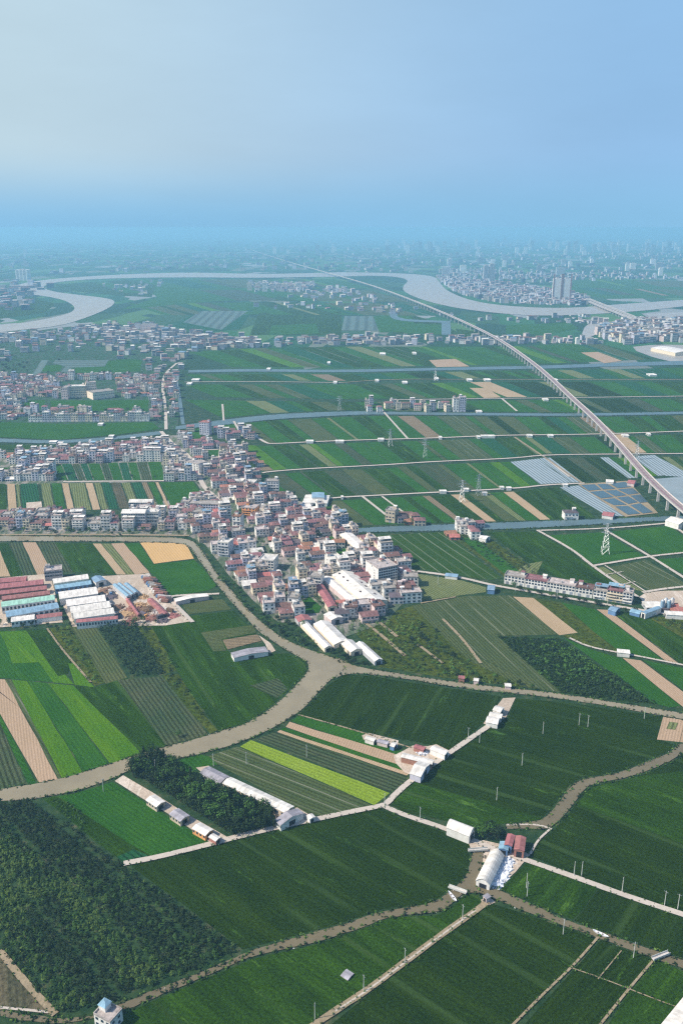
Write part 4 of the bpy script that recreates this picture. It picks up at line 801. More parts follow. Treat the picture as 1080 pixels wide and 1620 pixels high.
 ('hut', ((992,764),(1004,766),(1005,760),(994,759)), 4, 'rroof', 'reddish shed by the viaduct at the ponds', dict(wall='pink', cat='shed')),
]
for nm, q, h, rm, lab, kw in SH: shed(nm, q, h, rm, lab, **kw)
for (x, y, w) in ((490,697,12), (537,697,14), (602,694,10), (696,691,5), (756,690,5), (771,689,22), (837,688,8), (870,688,8), (988,688,10), (1025,686,5), (541,785,4), (700,776,11), (737,773,8), (766,779,8), (793,770,7), (804,771,8), (893,766,8), (403,689,10), (530,604,6), (596,601,6), (690,598,6), (770,600,10), (878,600,5), (1030,592,12), (425,583,6), (85,698,12), (177,689,8), (160,670,8), (310,600,12), (300,606,8), (605,559,9), (655,558,6), (520,573,5), (640,604,8), (742,600,8), (862,631,8), (757,650,9)):
    g = G(x, y, 3); s = F/math.hypot(g[1], H)
    o = shed('field_shed', ((x-w*.5, y+1.2), (x+w*.5, y+1.2), (x+w*.5, y-1.5), (x-w*.5, y-1.5)), 3.2, 'wroof', None, wall='white', rh=.7, group='white sheds scattered along the field lanes')
    reg(o, ('long' if w > 9 else 'small')+' white field shed'); o['category'] = 'shed'
BL = [
 ('factory_block', (598,930), (628,924), 901, 24, 7, 'white', 'slab', 'tall white seven-storey block beside the market hall', dict(bays=8)),
 ('factory_block', (583,918), (594,925), 892, 14, 6, 'cream', 'darkroof', 'cream block with dark roof left of the tall white block', dict(bays=3)),
 ('apartment_block', (420,784), (441,784), 762, 12, 5, 'white', 'slab', 'free-standing white five-storey block at the field edge', dict(bays=5, balc=True)),
 ('apartment_block', (383,817), (404,819), 803, 13, 4, 'orange', 'slab', 'orange four-storey house with balconies', dict(cat='house', balc=True)),
 ('apartment_block', (368,842), (381,843), 817, 11, 7, 'white', 'red', 'slim white tower with a red top', dict(rtype='flat', balc=True)),
 ('apartment_block', (316,688), (331,689), 668, 11, 6, 'lav', 'red', 'tower with red top standing by the canal', dict(rtype='flat')),
 ('factory_block', (194,836), (231,836), 812, 14, 5, 'grey', 'wroof', 'long five-storey slab with white roof and window bands', dict(rtype='gable', bays=10, head=False)),
 ('factory_block', (205,808), (241,808), 795, 12, 4, 'grey', 'wroof', 'white roofed slab behind the long five-storey slab', dict(rtype='gable', bays=10, head=False)),
 ('factory_block', (234,832), (252,832), 811, 13, 4, 'white', 'wroof', 'white block against the right end of the long slab', dict(bays=5)),
 ('office_row', (298,811), (346,813), 797, 14, 4, 'lav', 'slab', 'wide lavender four-storey office row beside the field', dict(bays=12)),
 ('office_row', (410,903), (433,905), 886, 15, 4, 'white', 'wroof', 'white four-storey block with broad flat roof', dict(rtype='flat', bays=5, head=False)),
 ('office_row', (402,975-62), (402+26,975-60), 905, 10, 3, 'white', 'slab', 'low white terrace in front of the broad-roofed block', dict(bays=6)) if 0 else ('apartment_block', (345,880), (362,882), 858, 12, 5, 'grey', 'wroof', 'grey five-storey block near the river end', dict(balc=True)),
 ('apartment_block', (488,932), (507,934), 912, 12, 4, 'white', 'slab', 'rounded white four-storey house beside the green court', dict(balc=True, bays=5)),
 ('apartment_block', (455,964), (472,965), 946, 12, 3, 'white', 'slab', 'white three-storey house in front of the green court', dict(balc=True)),
 ('apartment_block', (522,908), (542,905), 887, 14, 4, 'white', 'wroof', 'white four-storey block behind the market hall', dict(balc=True, bays=5)),
 ('apartment_block', (568,882), (584,882), 868, 11, 4, 'white', 'slab', 'white house at the end of the long factory hall', {}),
 ('apartment_block', (293,745), (315,750), 730, 16, 5, 'white', 'slab', 'white five-storey block with stepped windows on the lane', dict(bays=5)),
 ('apartment_block', (386,776), (402,777), 764, 14, 3, 'cream', 'wroof', 'cream flat-roofed hall behind the orange house', dict(head=False)),
 ('apartment_block', (366,768), (384,769), 761, 12, 2, 'grey', 'wroof', 'low grey hall left of the cream flat-roofed hall', dict(head=False)),
 ('grey_office', (72,920), (100,917), 905, 12, 3, 'grey', 'slab', 'grey office with rooftop frames behind the barns', dict(bays=7, cat='office')),
 ('school', (98,632), (108,632), 614, 26, 5, 'pink', 'slab', 'pink wing of the school in the town', dict(cat='school')),
 ('school', (109,630), (137,629), 612, 18, 5, 'cream', 'wroof', 'cream main wing of the school in the town', dict(cat='school', bays=10)),
 ('school', (138,628), (154,627), 606, 16, 6, 'cream', 'slab', 'taller end wing of the school in the town', dict(cat='school')),
 ('school_hall', (148,633), (182,629), 622, 30, 2, 'cream', 'slab', 'broad low brown-roofed hall next to the school', dict(cat='hall', head=False)),
 ('pink_hall', (222,526), (248,526), 514, 30, 4, 'pink', 'slab', 'isolated pink block at the far town edge', dict(cat='hall', head=False, bays=6)),
 ('apartment_block', (716,652), (725,652), 631, 14, 8, 'white', 'slab', 'white left half of the twin block on the canal row', {}),
 ('apartment_block', (726,652), (736,652), 629, 14, 8, 'lav', 'slab', 'blue grey right half of the twin block on the canal row', {}),
 ('lone_house', (609,826), (624,828), 807, 12, 3, 'beige', 'slab', 'yellow beige three-storey house at the field lane end', dict(cat='house', balc=True)),
 ('lone_house', (892,823), (914,823), 812, 12, 2, 'white', 'darkroof', 'white house with dark roofs on the blue canal', dict(cat='house', rtype='hip', balc=True)),
 ('lone_house', (163,1618), (183,1624), 1598, 9, 2, 'white', 'slab', 'white house with blue roof cap on the canal', dict(cat='house', balc=False, bays=3)) if 0 else ('lone_house', (575,872), (583,872), 860, 9, 3, 'white', 'slab', 'narrow white house at the factory hall end', dict(cat='house')),
]
for nm, FL, FR, top, d, n, wall, rm, lab, kw in BL: block(nm, FL, FR, top, d, n, wall, rm, lab, **kw)
# the little white house with the blue hipped lantern at the lower edge
def lantern_house():
    c = G(173, 1618); rz = R(-28); root = empty('canal_house', (c[0], c[1], 0), rz); root.scale = (.85, .85, .85); tag(root, 'white canal house with a blue glazed lantern on its roof', 'house')
    mb = MB(); mb.box(-5, -4, -.3, 5, 4, 6.4); mb.build('wall', M['white'], root); mb = MB(); roof_geo(mb, -5, -4, 5, 4, 6.41, 'flat'); mb.build('roof', M['slab'], root)
    mb = MB(); mb.box(-4.6, -1, 6.7, -.6, 3, 9.6); lt = mb.build('lantern', M['white'], root); mb = MB(); roof_geo(mb, -4.6, -1, -.6, 3, 9.61, 'hip', 1.2); mb.build('lantern_roof', M['broof'], lt)
    for f in (1, 4.2):
        for cx in (-3.3, 0, 3.3): mb = MB(); mb.box(cx-.8, -4.08, f, cx+.8, -3.96, f+1.5); mb.build('window', M['glass'], root)
        for cy_ in (-2, 1.6): mb = MB(); mb.box(4.96, cy_-.7, f, 5.08, cy_+.7, f+1.5); mb.build('window', M['glass'], root)
lantern_house()
# long terrace: units along a line
U = [(60,175), (178,300), (303,460), (463,560), (565,640), (641,730), (731,785)]
nmz = ['first', 'second', 'third', 'fourth', 'fifth', 'sixth', 'seventh']
for i, (a, b) in enumerate(U):
    ya = 155+(a-60)*120/710; yb = 155+(b-60)*120/710; xa, xb = 780+a/3.6, 780+b/3.6
    top = 880+ya/3.6-(13 if i < 5 else 17)
    block('terrace_unit', (xa, 880+ya/3.6), (xb, 880+yb/3.6), top, 11, 3 if i < 5 else 4, 'white' if i != 5 else 'cream', 'tile' if i % 2 else 'slab', f"{nmz[i]} unit of the long white terrace counted from its west end", rtype='flat', bays=max(3, int((b-a)/17)), awn='broof' if i in (4, 5) else None, cat='terrace unit', group='long white terrace', balc=(i > 3))
# row of terraces in the left town
for i in range(17):
    xa = 46+i*11.2; xb = xa+10.6; n = rnd.choice([3, 4, 4, 5])
    if 80 < xa < 120: n = 4
    t = rnd.choice(['white', 'lav', 'white', 'cream', 'grey'])
    o = block('row_house', (xa, 668+(xa-46)*-.006), (xb, 668+(xb-46)*-.006), 668-n*3.0, 12, n, t, rnd.choice(['slab', 'wroof', 'slab', 'tile']), None, rtype='flat', cat='row house', group='row houses facing the canal field')
    reg(o, f"{WD[t]} {NUM[n]}-storey row house")
# ================================================================ VILLAGE
vp = toworld(VIL); vil_dir = math.atan2(G(480,965)[1]-G(345,800)[1], G(480,965)[0]-G(345,800)[0])
holes = [toworld(h) for h in ((460,958, 490,944, 510,962, 505,972, 476,974), (500,853, 530,847, 566,880, 520,878), (293,679, 316,677, 322,702, 306,706), (258,762, 307,761, 323,786, 290,797, 270,792), (348,688, 362,702, 378,698, 368,684), (312,710, 352,710, 358,724, 328,724), (-60,722, 0,722, 30,737, 30,752, -60,756), (75,734, 262,729, 266,762, 90,764), (-60,766, 275,763, 292,797, 270,812, 0,818, -60,818), (0,705, 100,712, 262,700, 262,690, 0,696), (505,842, 500,862, 490,850, 494,838), (470,975, 520,972, 560,980, 600,1050, 480,1010), (600,930, 660,925, 660,990, 600,985), (500,1000, 600,985, 600,1060, 500,1060), (620,905, 660,905, 660,930, 632,930))]
streets = [(toworld((263,683, 275,705, 300,722, 312,745, 322,772, 345,790, 372,815, 392,840, 418,868, 450,905, 470,930)), 4.0), (toworld((300,862, 316,866, 341,905, 363,931, 389,961, 420,990)), 9.0), (toworld((0,847, 150,846, 300,848)), 7.0), (toworld((312,745, 335,730, 345,712)), 3), (toworld((450,905, 520,890, 560,880)), 3), (toworld((372,815, 440,800)), 3)]
def segd(p, a, b):
    dx, dy = b[0]-a[0], b[1]-a[1]; t = max(0, min(1, ((p[0]-a[0])*dx+(p[1]-a[1])*dy)/(dx*dx+dy*dy))); return math.hypot(p[0]-a[0]-dx*t, p[1]-a[1]-dy*t)
def nearstreet(p):
    return any(segd(p, a, b) < w+4.5 for pts, w in streets for a, b in zip(pts, pts[1:]))
cand = []
xs = [p[0] for p in vp]; ys = [p[1] for p in vp]
def grid(theta, test, rowp, types, jr=.06):
    """rows of attached houses"""
    cx, cy_ = (min(xs)+max(xs))/2, (min(ys)+max(ys))/2; Lh = max(max(xs)-min(xs), max(ys)-min(ys)); c, s = math.cos(theta), math.sin(theta); v = -Lh; row = 0
    while v < Lh:
        u = -Lh+rnd.uniform(0, 10); bend = rnd.uniform(-.05, .05); sv0 = rnd.uniform(-1.5, 1.5)
        while u < Lh:
            i = rnd.choices(range(len(TYPES)), types)[0]; sx = rnd.uniform(.74, .95); w = TYPES[i][0]*sx
            if rnd.random() < .13: u += rnd.uniform(2.5, 6)
            vv = v+sv0+rnd.uniform(-.8, .8)+4*math.sin(u*.02+row); x, y = cx+(u+w/2)*c-vv*s, cy_+(u+w/2)*s+vv*c
            if test(x, y): cand.append((x, y, theta+bend+rnd.uniform(-jr, jr), i, sx))
            u += w+.25
        v += rowp*(1 if row % 2 else 1.22); row += 1
def ok(x, y):
    return inpoly((x, y), vp) and not any(inpoly((x, y), h) for h in holes) and not nearstreet((x, y)) and free(x, y, 3.5)
grid(R(15), lambda x, y: ok(x, y) and topx(x, y)[0] > 300, 11.9, PW)
grid(R(2), lambda x, y: ok(x, y) and topx(x, y)[0] <= 300, 12.8, PW2)
cand = [c for c in cand if rnd.random() < .97]
cand.sort(key=lambda c: c[1])
NEAR = 300
nv = 0
for k, (x, y, th, i, sx) in enumerate(cand):
    if nv < NEAR and k < NEAR: put(protoN, i, x, y, th, sx, rnd.uniform(.72, 1.05), group='village houses'); nv += 1
    else: put(protoF, i, x, y, th, sx, rnd.uniform(.8, 1.1), name='lane_house', group='houses on the village lanes')
print('village candidates', len(cand))
# hamlets
def hamlet(pts, group, n, name='hamlet_house', near=False, types=None, tilt=.1):
    for (x, y) in pts:
        g = G(x, y); i = rnd.choice(types or [0, 2, 3, 4, 8, 13, 14])
        if free(g[0], g[1], 3): put(protoF, i, g[0], g[1], tilt+rnd.uniform(-.15, .15), rnd.uniform(.8, 1.1), rnd.uniform(.85, 1.1), name=name, group=group); OCC.append((g[0], g[1], 5))
hamlet([(635,826), (646,828), (655,823), (663,830), (640,820)], 'houses by the yellow farmhouse', 5, types=[9, 3, 13, 6])
hamlet([(712,846), (723,848), (733,843), (742,838), (745,846), (737,832), (752,834), (728,838), (718,852), (750,852)], 'houses of the canal hamlet', 8, types=[0, 3, 9, 6, 14])
hamlet([(580,645), (587,640), (584,651), (614,646), (622,642), (630,648), (641,645), (652,644), (660,649), (668,645), (684,649), (696,646), (703,643), (600,652), (676,652), (707,651)], 'houses on the canal row', 16, types=[0, 1, 2, 4, 14])
hamlet([(358,693), (366,688), (374,693), (382,687), (390,692), (398,694), (363,697), (394,687), (302,683), (344,684), (350,692)], 'houses beside the red-topped tower', 8, types=[2, 8, 1, 14])
hamlet([(1030,962), (1040,972), (1062,963), (1072,970)], 'small buildings of the works yard', 4, types=[9, 12])
hamlet([(488,868-20), (568,868), (578,860-4), (593,862), (535,866)], 'houses by the blue canal', 4, types=[9, 7, 3])
hamlet([(640,918), (634,908), (648,925), (603,950), (614,945), (626,952), (638,945), (620,938), (648,950), (555,972), (570,968), (540,978), (632,935), (600,940), (645,938)], 'low houses beside the tall white block', 12, types=[0, 6, 8, 11])
# ================================================================ FAR TOWNS
TOWN = [(toworld((-60,532, 60,528, 140,517, 230,530, 290,535, 300,545, 292,575, 285,605, 272,660, 245,662, 240,600, 150,600, 240,655, 180,640, 40,660, -60,668)), 1.0)]
tp = toworld((-60,534, 60,528, 140,519, 220,529, 288,533, 300,548, 292,575, 284,605, 276,668, 250,672, 238,655, 60,655, 0,668, -60,670))
th_ = [toworld(h) for h in ((38,630, 240,630, 240,652, 38,650), (62,575, 232,566, 230,590, 62,592), (44,568, 80,568, 62,600, 44,600), (94,604, 185,602, 186,634, 94,634), (280,590, 300,590, 300,680, 281,680))]
lane = toworld((280,575, 262,590, 256,610, 262,640, 263,680))
far_c = []
gx0, gx1, gy0, gy1 = min(p[0] for p in tp), max(p[0] for p in tp), min(p[1] for p in tp), max(p[1] for p in tp)
y = gy0
while y < gy1:
    x = max(gx0, -y*.42)
    while x < gx1:
        X, Y = x+rnd.uniform(-4, 4), y+rnd.uniform(-4, 4)
        if inpoly((X, Y), tp) and not any(inpoly((X, Y), h) for h in th_) and free(X, Y, 4) and all(segd((X, Y), a, b) > 9 for a, b in zip(lane, lane[1:])): far_c.append((X, Y))
        x += 15
    y += 20.5
far_c.sort(key=lambda c: c[1]); print('town candidates', len(far_c))
TOWNI = far_c[:295]; REST = far_c[295:]
for X, Y in TOWNI: put(protoF, rnd.choices(range(len(TYPES)), PW)[0], X, Y, rnd.choice([0, .05, 1.57, .1])+rnd.uniform(-.1, .1), rnd.uniform(.8, 1.2), rnd.uniform(.7, 1.15), name='town_house', group='houses of the left-bank town')
# the rest of the town and the settlements beyond read as one mass
def mass(name, pts, seed, label, hmul=1.0, size=1.0):
    r = random.Random(seed); mb = MB(); pts = [p for p in pts if math.sin(p[0]*.004+seed)+math.sin(p[1]*.003+p[0]*.002)+r.uniform(-1.2, 1.2) > -.7]; mats = [M['white'], M['lav'], M['pink'], M['grey'], M['cream'], M['slab'], M['tile'], M['wroof'], M['glass'], M['broof']]
    for X, Y in pts:
        w, d, n = r.uniform(8, 20)*size, r.uniform(9, 16)*size, r.choice([1, 2, 3, 3, 4, 5]); h = n*3.2*hmul; a = r.choice([0, .1, .3, 1.5])+r.uniform(-.1, .1); c, s = math.cos(a), math.sin(a)
        def q(u, v, z): return (X+u*c-v*s, Y+u*s+v*c, z)
        x0, x1, y0, y1 = -w/2, w/2, -d/2, d/2; mb.mi = r.choice([0, 1, 1, 2, 3, 3, 3, 4] if seed not in (5, 7, 8) else [5, 3, 1, 5, 3, 8, 5])
        mb.hexa([q(x0, y0, 0), q(x1, y0, 0), q(x1, y1, 0), q(x0, y1, 0)], [q(x0, y0, h), q(x1, y0, h), q(x1, y1, h), q(x0, y1, h)])
        mb.mi = r.choice([5, 5, 5, 6, 6, 7, 9 if r.random() < .3 else 5] if seed not in (5, 7, 8) else [5, 5, 6, 6, 3]); k = .6
        if r.random() < .4:
            A, B_, C_, D = q(x0-k, y0-k, h+.05), q(x1+k, y0-k, h+.05), q(x1+k, y1+k, h+.05), q(x0-k, y1+k, h+.05); E, F_ = q(x0-k, 0, h+2.4), q(x1+k, 0, h+2.4)
            mb.face([A, B_, F_, E]); mb.face([C_, D, E, F_]); mb.face([B_, C_, F_]); mb.face([D, A, E])
        else: mb.hexa([q(x0-.3, y0-.3, h), q(x1+.3, y0-.3, h), q(x1+.3, y1+.3, h), q(x0-.3, y1+.3, h)], [q(x0-.3, y0-.3, h+.9), q(x1+.3, y0-.3, h+.9), q(x1+.3, y1+.3, h+.9), q(x0-.3, y1+.3, h+.9)])
        mb.mi = 8
        for f in range(n):
            z = f*3.2*hmul+1; mb.face([q(x0+1, y0-.1, z), q(x1-1, y0-.1, z), q(x1-1, y0-.1, z+1.4), q(x0+1, y0-.1, z+1.4)])
    o = mb.build(name, mats); tag(o, label, 'town', None, 'stuff'); return o
def scatter(px_poly, step, dens=1.0, jit=.4):
    po = toworld(px_poly); out = []; X0, X1 = min(p[0] for p in po), max(p[0] for p in po); Y0, Y1 = min(p[1] for p in po), max(p[1] for p in po); y = Y0
    while y < Y1:
        x = X0
        while x < X1:
            X, Y = x+rnd.uniform(-jit, jit)*step, y+rnd.uniform(-jit, jit)*step
            if rnd.random() < dens and inpoly((X, Y), po): out.append((X, Y))
            x += step
        y += step
    return out
mass('town_mass', REST, 1, 'packed low town houses beyond the left-bank fields')
pts = scatter((150,515, 222,512, 300,528, 400,536, 430,549, 300,556, 290,540, 150,525), 18, .6); mass('town_mass', pts, 2, 'string of low houses along the far field edge')
pts = scatter((430,538, 540,533, 800,536, 915,535, 960,545, 880,545, 700,546, 540,546, 440,551), 18, .42)+scatter((640,486, 760,500, 850,503, 930,498, 960,512, 1000,515, 880,512, 760,508, 690,498), 20, .5); mass('town_mass', pts, 3, 'riverside houses between the viaduct and the bank')
pts = scatter((940,524, 985,512, 1060,510, 1140,512, 1140,545, 1040,540, 990,546, 950,535), 15, .95); mass('town_mass', pts, 4, 'dense pale town on the lake shore', 1.5)
pts = scatter((690,440, 760,445, 840,455, 930,470, 930,484, 790,480, 740,470, 712,458), 24, .7)+scatter((700,425, 960,430, 1080,440, 840,448, 700,438), 45, .5); mass('town_mass', pts, 5, 'pale town on the far bank around the tower blocks', 1.3, 1.15)
pts = scatter((540,455, 620,480, 640,498, 540,492, 400,488, 420,470, 500,460), 30, .45)+scatter((395,448, 500,448, 495,462, 400,463), 26, .6)+scatter((150,455, 260,445, 240,470), 40, .25); mass('town_mass', pts, 6, 'scattered hamlets inside the river loop', 1.1, 1.2)
pts = scatter((-40,445, 0,442, 90,455, 60,462, 60,490, -40,492), 45, .3)+scatter((-60,405, 1140,400, 1140,428, 690,432, 300,428, -60,440), 85, .22); mass('town_mass', pts, 7, 'hazy settlements spread beyond the river', 1.6, 2.2)
pts = scatter((-100,385, 1180,381, 1180,400, -100,402), 230, .2); mass('town_mass', pts, 8, 'faint suburbs near the hazy horizon', 2.6, 4.0)
# ================================================================ TOWERS
def tower(name, w, d, h, wall='far', cap=True, bands=True):
    root = empty(name, (0, 0, 0)); mb = MB(); mb.box(-w/2, -d/2, 0, w/2, d/2, h); mb.mi = 1
    if bands:
        n = max(4, int(h/6))
        for i in range(n):
            z = h*(i+.35)/n
            for k in (-.3, 0, .3): mb.box(w*k-w*.1, -d/2-.2, z, w*k+w*.1, -d/2+.1, z+h/n*.45)
    mb.build('wall', [M[wall], M['glass']], root)
    if cap: mb = MB(); mb.box(-w*.2, -d*.25, h, w*.2, d*.25, h+5); mb.build('roof_cap', M['slab'], root)
    return root
def ptower(FLx, FRx, by, ty, wall, label, name='tower_block', cat='tower block', d=None):
    a, b = G(FLx, by), G(FRx, by); w = abs(b[0]-a[0]); o = tower(name, w, d or w, hof((FLx, by), ty), wall, bands=d is None); o.location = ((a[0]+b[0])/2, a[1]+w/2, 0); tag(o, label, cat); return o
t1 = ptower(874, 886, 476, 441, 'white', 'left one of the twin brown tower blocks by the river', d=25); t2_ = ptower(888.5, 901, 476, 441, 'white', 'right one of the twin brown tower blocks by the river', d=25)
M['brown'] = paint('brown_stripe', (.30, .16, .15))
for o in (t1, t2_):
    o['group'] = 'twin tower blocks'
    w = o.children[0].dimensions.x if 0 else 36; h = 100
    for s in (-1, 1): mb = MB(); mb.box(s*17-3, -13.2, 0, s*17+3, -12.4, 112); mb.build('stair_shaft', M['brown'], o)
ptower(764, 771, 446, 420, 'grey', 'grey tower block beyond the river behind the twin towers'); ptower(773, 781, 446, 418, 'grey', 'taller grey tower block beyond the river')
ptower(26, 44, 444, 427, 'white', 'white slab block on the outer bank of the river loop')
for i in range(9): 
    x = 392+i*11+rnd.uniform(-2, 2); o = ptower(x, x+7, 458+rnd.uniform(-3, 4), 449+rnd.uniform(-2, 2), rnd.choice(['pink', 'cream', 'white']), None, 'estate_block', 'block'); reg(o, 'pale low estate block inside the river loop'); o['group'] = 'estate blocks inside the loop'
base_t = {}
dens = [(470, 530, 8, 372), (530, 640, 14, 376), (640, 760, 26, 366), (760, 900, 30, 364), (900, 1085, 44, 363), (300, 470, 6, 381), (30, 300, 8, 384)]
for x0, x1, n, ty in dens:
    for i in range(n):
        x = rnd.uniform(x0, x1); by = rnd.uniform(384, 402); g = G(x, by); w = rnd.uniform(32, 60); top = rnd.uniform(60, 125) if x > 600 else rnd.uniform(30, 90)
        key = (rnd.randrange(4), round(top/25)*25)
        if key not in base_t: base_t[key] = tower('city_tower', 26+key[0]*8, 20, key[1], 'far' if key[0] % 2 else 'white', bands=False); o = base_t[key]
        else: o = copy_tree(base_t[key])
        o.location = (g[0], g[1], 0); tag(o, None, 'tower', 'towers of the far city'); reg(o, 'tall' if key[1] >= 75 else 'short'); REG[-1] = (o, ('tall' if key[1] >= 75 else 'low')+' hazy city tower on the skyline')
for i in range(26):
    x = rnd.uniform(700, 1085); by = rnd.uniform(404, 436); g = G(x, by); key = (rnd.randrange(4), 50)
    if key not in base_t: base_t[key] = tower('city_tower', 24+key[0]*6, 18, 50, 'far', bands=False); o = base_t[key]
    else: o = copy_tree(base_t[key])
    o.location = (g[0], g[1], 0); tag(o, None, 'tower', 'mid-distance towers beyond the river'); REG.append((o, 'mid-height tower before the far city'))
# ================================================================ VIADUCT AND BRIDGE
def viaduct():
    z = 15.5
    pts = [(1095,818), (1080,806), (1050,781), (1013,744), (976,700), (939,661), (902,628), (873,600), (840,572), (790,537), (740,512), (690,490), (640,470), (590,452), (540,437.5), (480,421), (440,409.5), (385,391)]
    g = smooth([G(x, y, z) for x, y in pts], 2)
    # carry the line on towards the camera side
    d = Vector(g[0])-Vector(g[3]); d.normalize(); g = [tuple(Vector(g[0])+d*260)]+g
    root = empty('railway_viaduct', (g[0][0], g[0][1], 0)); tag(root, 'long railway viaduct on concrete piers crossing the fields to the horizon', 'viaduct')
    off = Vector(root.location)
    def prof(name, mat, section):
        mb = MB(); rings = []
        for i, p in enumerate(g):
            a = Vector(g[max(0, i-1)]); b = Vector(g[min(len(g)-1, i+1)]); t = (b-a).normalized(); n = Vector((t.y, -t.x, 0)).normalized()
            rings.append([Vector(p)-off+n*u+Vector((0, 0, v)) for u, v in section])
        for r0, r1 in zip(rings, rings[1:]):
            k = len(section)
            for i in range(k): mb.face([r0[i], r1[i], r1[(i+1) % k], r0[(i+1) % k]])
        mb.face(rings[0]); mb.face(rings[-1][::-1])
        return mb.build(name, mat, root)
    prof('deck', M['deck'], [(-4.6, -.3), (4.6, -.3), (4.6, 0), (-4.6, 0)])
    prof('girder', M['concrete'], [(-5.1, -.31), (-2.8, -1), (-2.4, -2.8), (2.4, -2.8), (2.8, -1), (5.1, -.31)])
    for s in (-1, 1): prof('parapet', M['concrete'], [(s*4.61, -.3), (s*5.25, -.3), (s*5.25, 1.2), (s*4.9, 1.2)])
    for s in (-1, 1): prof('rail_slab', M['slab'], [(s*2.4-.8, .01), (s*2.4+.8, .01), (s*2.4+.7, .25), (s*2.4-.7, .25)])
    acc = 0; npier = 0; step = 33.0
    for p, q in zip(g, g[1:]):
        p, q = Vector(p), Vector(q); l = (q-p).length; t = (q-p).normalized(); n = Vector((t.y, -t.x, 0))
        while acc < l and npier < 96:
            c = p+t*acc-off; mb = MB(); ang = math.atan2(n.y, n.x)
            def rr(u, v, zz): return c.x+n.x*u+t.x*v, c.y+n.y*u+t.y*v, zz
            mb.hexa([rr(-1.4, -.9, -.5), rr(1.4, -.9, -.5), rr(1.4, .9, -.5), rr(-1.4, .9, -.5)], [rr(-1.4, -.9, z-5), rr(1.4, -.9, z-5), rr(1.4, .9, z-5), rr(-1.4, .9, z-5)])
            mb.hexa([rr(-1.4, -.9, z-5), rr(1.4, -.9, z-5), rr(1.4, .9, z-5), rr(-1.4, .9, z-5)], [rr(-2.6, -1.1, z-2.82), rr(2.6, -1.1, z-2.82), rr(2.6, 1.1, z-2.82), rr(-2.6, 1.1, z-2.82)])
            mb.build('pier', M['concrete'], root); npier += 1; acc += step*(1 if npier < 60 else 1.7)
        acc -= l
    return root
viaduct()
def road_bridge(a, b, z, w, label):
    A, B = Vector(G(*a, z)), Vector(G(*b, z)); l = (B-A).length; rz = math.atan2(B.y-A.y, B.x-A.x); root = empty('road_bridge', (A.x, A.y, 0), rz); tag(root, label, 'bridge', 'road bridges over the eastern river')
    mb = MB(); mb.box(0, -w/2, z-1.5, l, w/2, z, True); mb.build('deck', M['slab'], root)
    for s in (-1, 1): mb = MB(); mb.box(0, s*w/2-.4+(.4 if s > 0 else -.4)*0-.0, z+.01, l, s*w/2+.4, z+1.3); mb.build('parapet', M['concrete'], root)
    for i in range(int(l/45)): mb = MB(); mb.box(20+i*45, -w*.3, 0, 23+i*45, w*.3, z-1.52); mb.build('pier', M['concrete'], root)
road_bridge((916,471), (1023,514), 10, 14, 'left carriageway of the eastern road bridge'); road_bridge((926,471), (1032,513), 10, 14, 'right carriageway of the eastern road bridge')
# ================================================================ PYLONS AND POLES
def pylon(h, name='power_pylon'):
    root = empty(name, (0, 0, 0)); b = h*.11; mb = MB(); r = .17
    def at(u): return b*(1-u)**1.15+.45*u+.3
    lv = [0, .22, .4, .55, .67, .77, .86, .94, 1.0]
    C = [(-1, -1), (1, -1), (1, 1), (-1, 1)]
    for s in C:
        for u, v in zip(lv, lv[1:]): mb.bar((s[0]*at(u), s[1]*at(u), h*u), (s[0]*at(v), s[1]*at(v), h*v), r*1.3)
    mb.build('legs' if 0 else 'tower_frame', M['steel'], root)
    mb = MB()
    for u, v in zip(lv, lv[1:]):
        for i in range(4):
            p, q = C[i], C[(i+1) % 4]
            mb.bar((p[0]*at(u), p[1]*at(u), h*u), (q[0]*at(v), q[1]*at(v), h*v), r*.7, 3); mb.bar((q[0]*at(u), q[1]*at(u), h*u), (p[0]*at(v), p[1]*at(v), h*v), r*.7, 3); mb.bar((p[0]*at(v), p[1]*at(v), h*v), (q[0]*at(v), q[1]*at(v), h*v), r*.7, 3)
    mb.build('bracing', M['steel'], root)
    for u, l in ((.70, .17), (.82, .22), (.95, .15)):
        mb = MB(); w = at(u)
        for s in (-1, 1):
            for e in (-w, w): mb.bar((s*w, e, h*u), (s*h*l, 0, h*u+.3), r, 3); mb.bar((s*w, e, h*(u+.045)), (s*h*l, 0, h*u+.3), r, 3)
            mb.bar((s*h*l, 0, h*u+.2), (s*h*l, 0, h*u-1.6), .12, 4)
        mb.build('cross_arm', M['steel'], root)
    return root
PY = [(956,876,828,'nearest tall lattice pylon standing in the field by the white lanes'), (730,794,762,'left one of the lattice pylon pair in the striped fields'), (756,784,754,'right one of the lattice pylon pair in the striped fields'), (617,706,681,'lattice pylon in the mid fields beyond the village'), (672,724,697,'lattice pylon between two field lanes'), (1006,727,703,'faint lattice pylon beside the viaduct'), (537,650,631,'small hazy pylon beyond the long canal'), (688,602,585,'faint far pylon above the canal fields')]
pp = None
for x, y, ty, lab in PY:
    g = G(x, y); h = max(26, hof((x, y), ty))
    if pp is None: pp = pylon(40); o = pp
    else: o = copy_tree(pp)
    o.location = g; o.scale = (h/40,)*3; o.rotation_euler = (0, 0, R(10)+rnd.uniform(-.3, .3)); tag(o, lab, 'pylon', 'lattice pylons')
def pole():
    root = empty('utility_pole', (0, 0, 0)); mb = MB(); mb.bar((0, 0, -.3), (0, 0, 8.5), .19, 8, .12); mb.build('post', M['pole'], root)
    mb = MB(); mb.bar((-1, 0, 7.9), (1, 0, 7.9), .07); 
    for s in (-.9, 0, .9): mb.bar((s, 0, 7.9), (s, 0, 8.25), .07, 6)
    mb.build('cross_arm', M['steel'], root); return root
pl_ = pole(); first = True
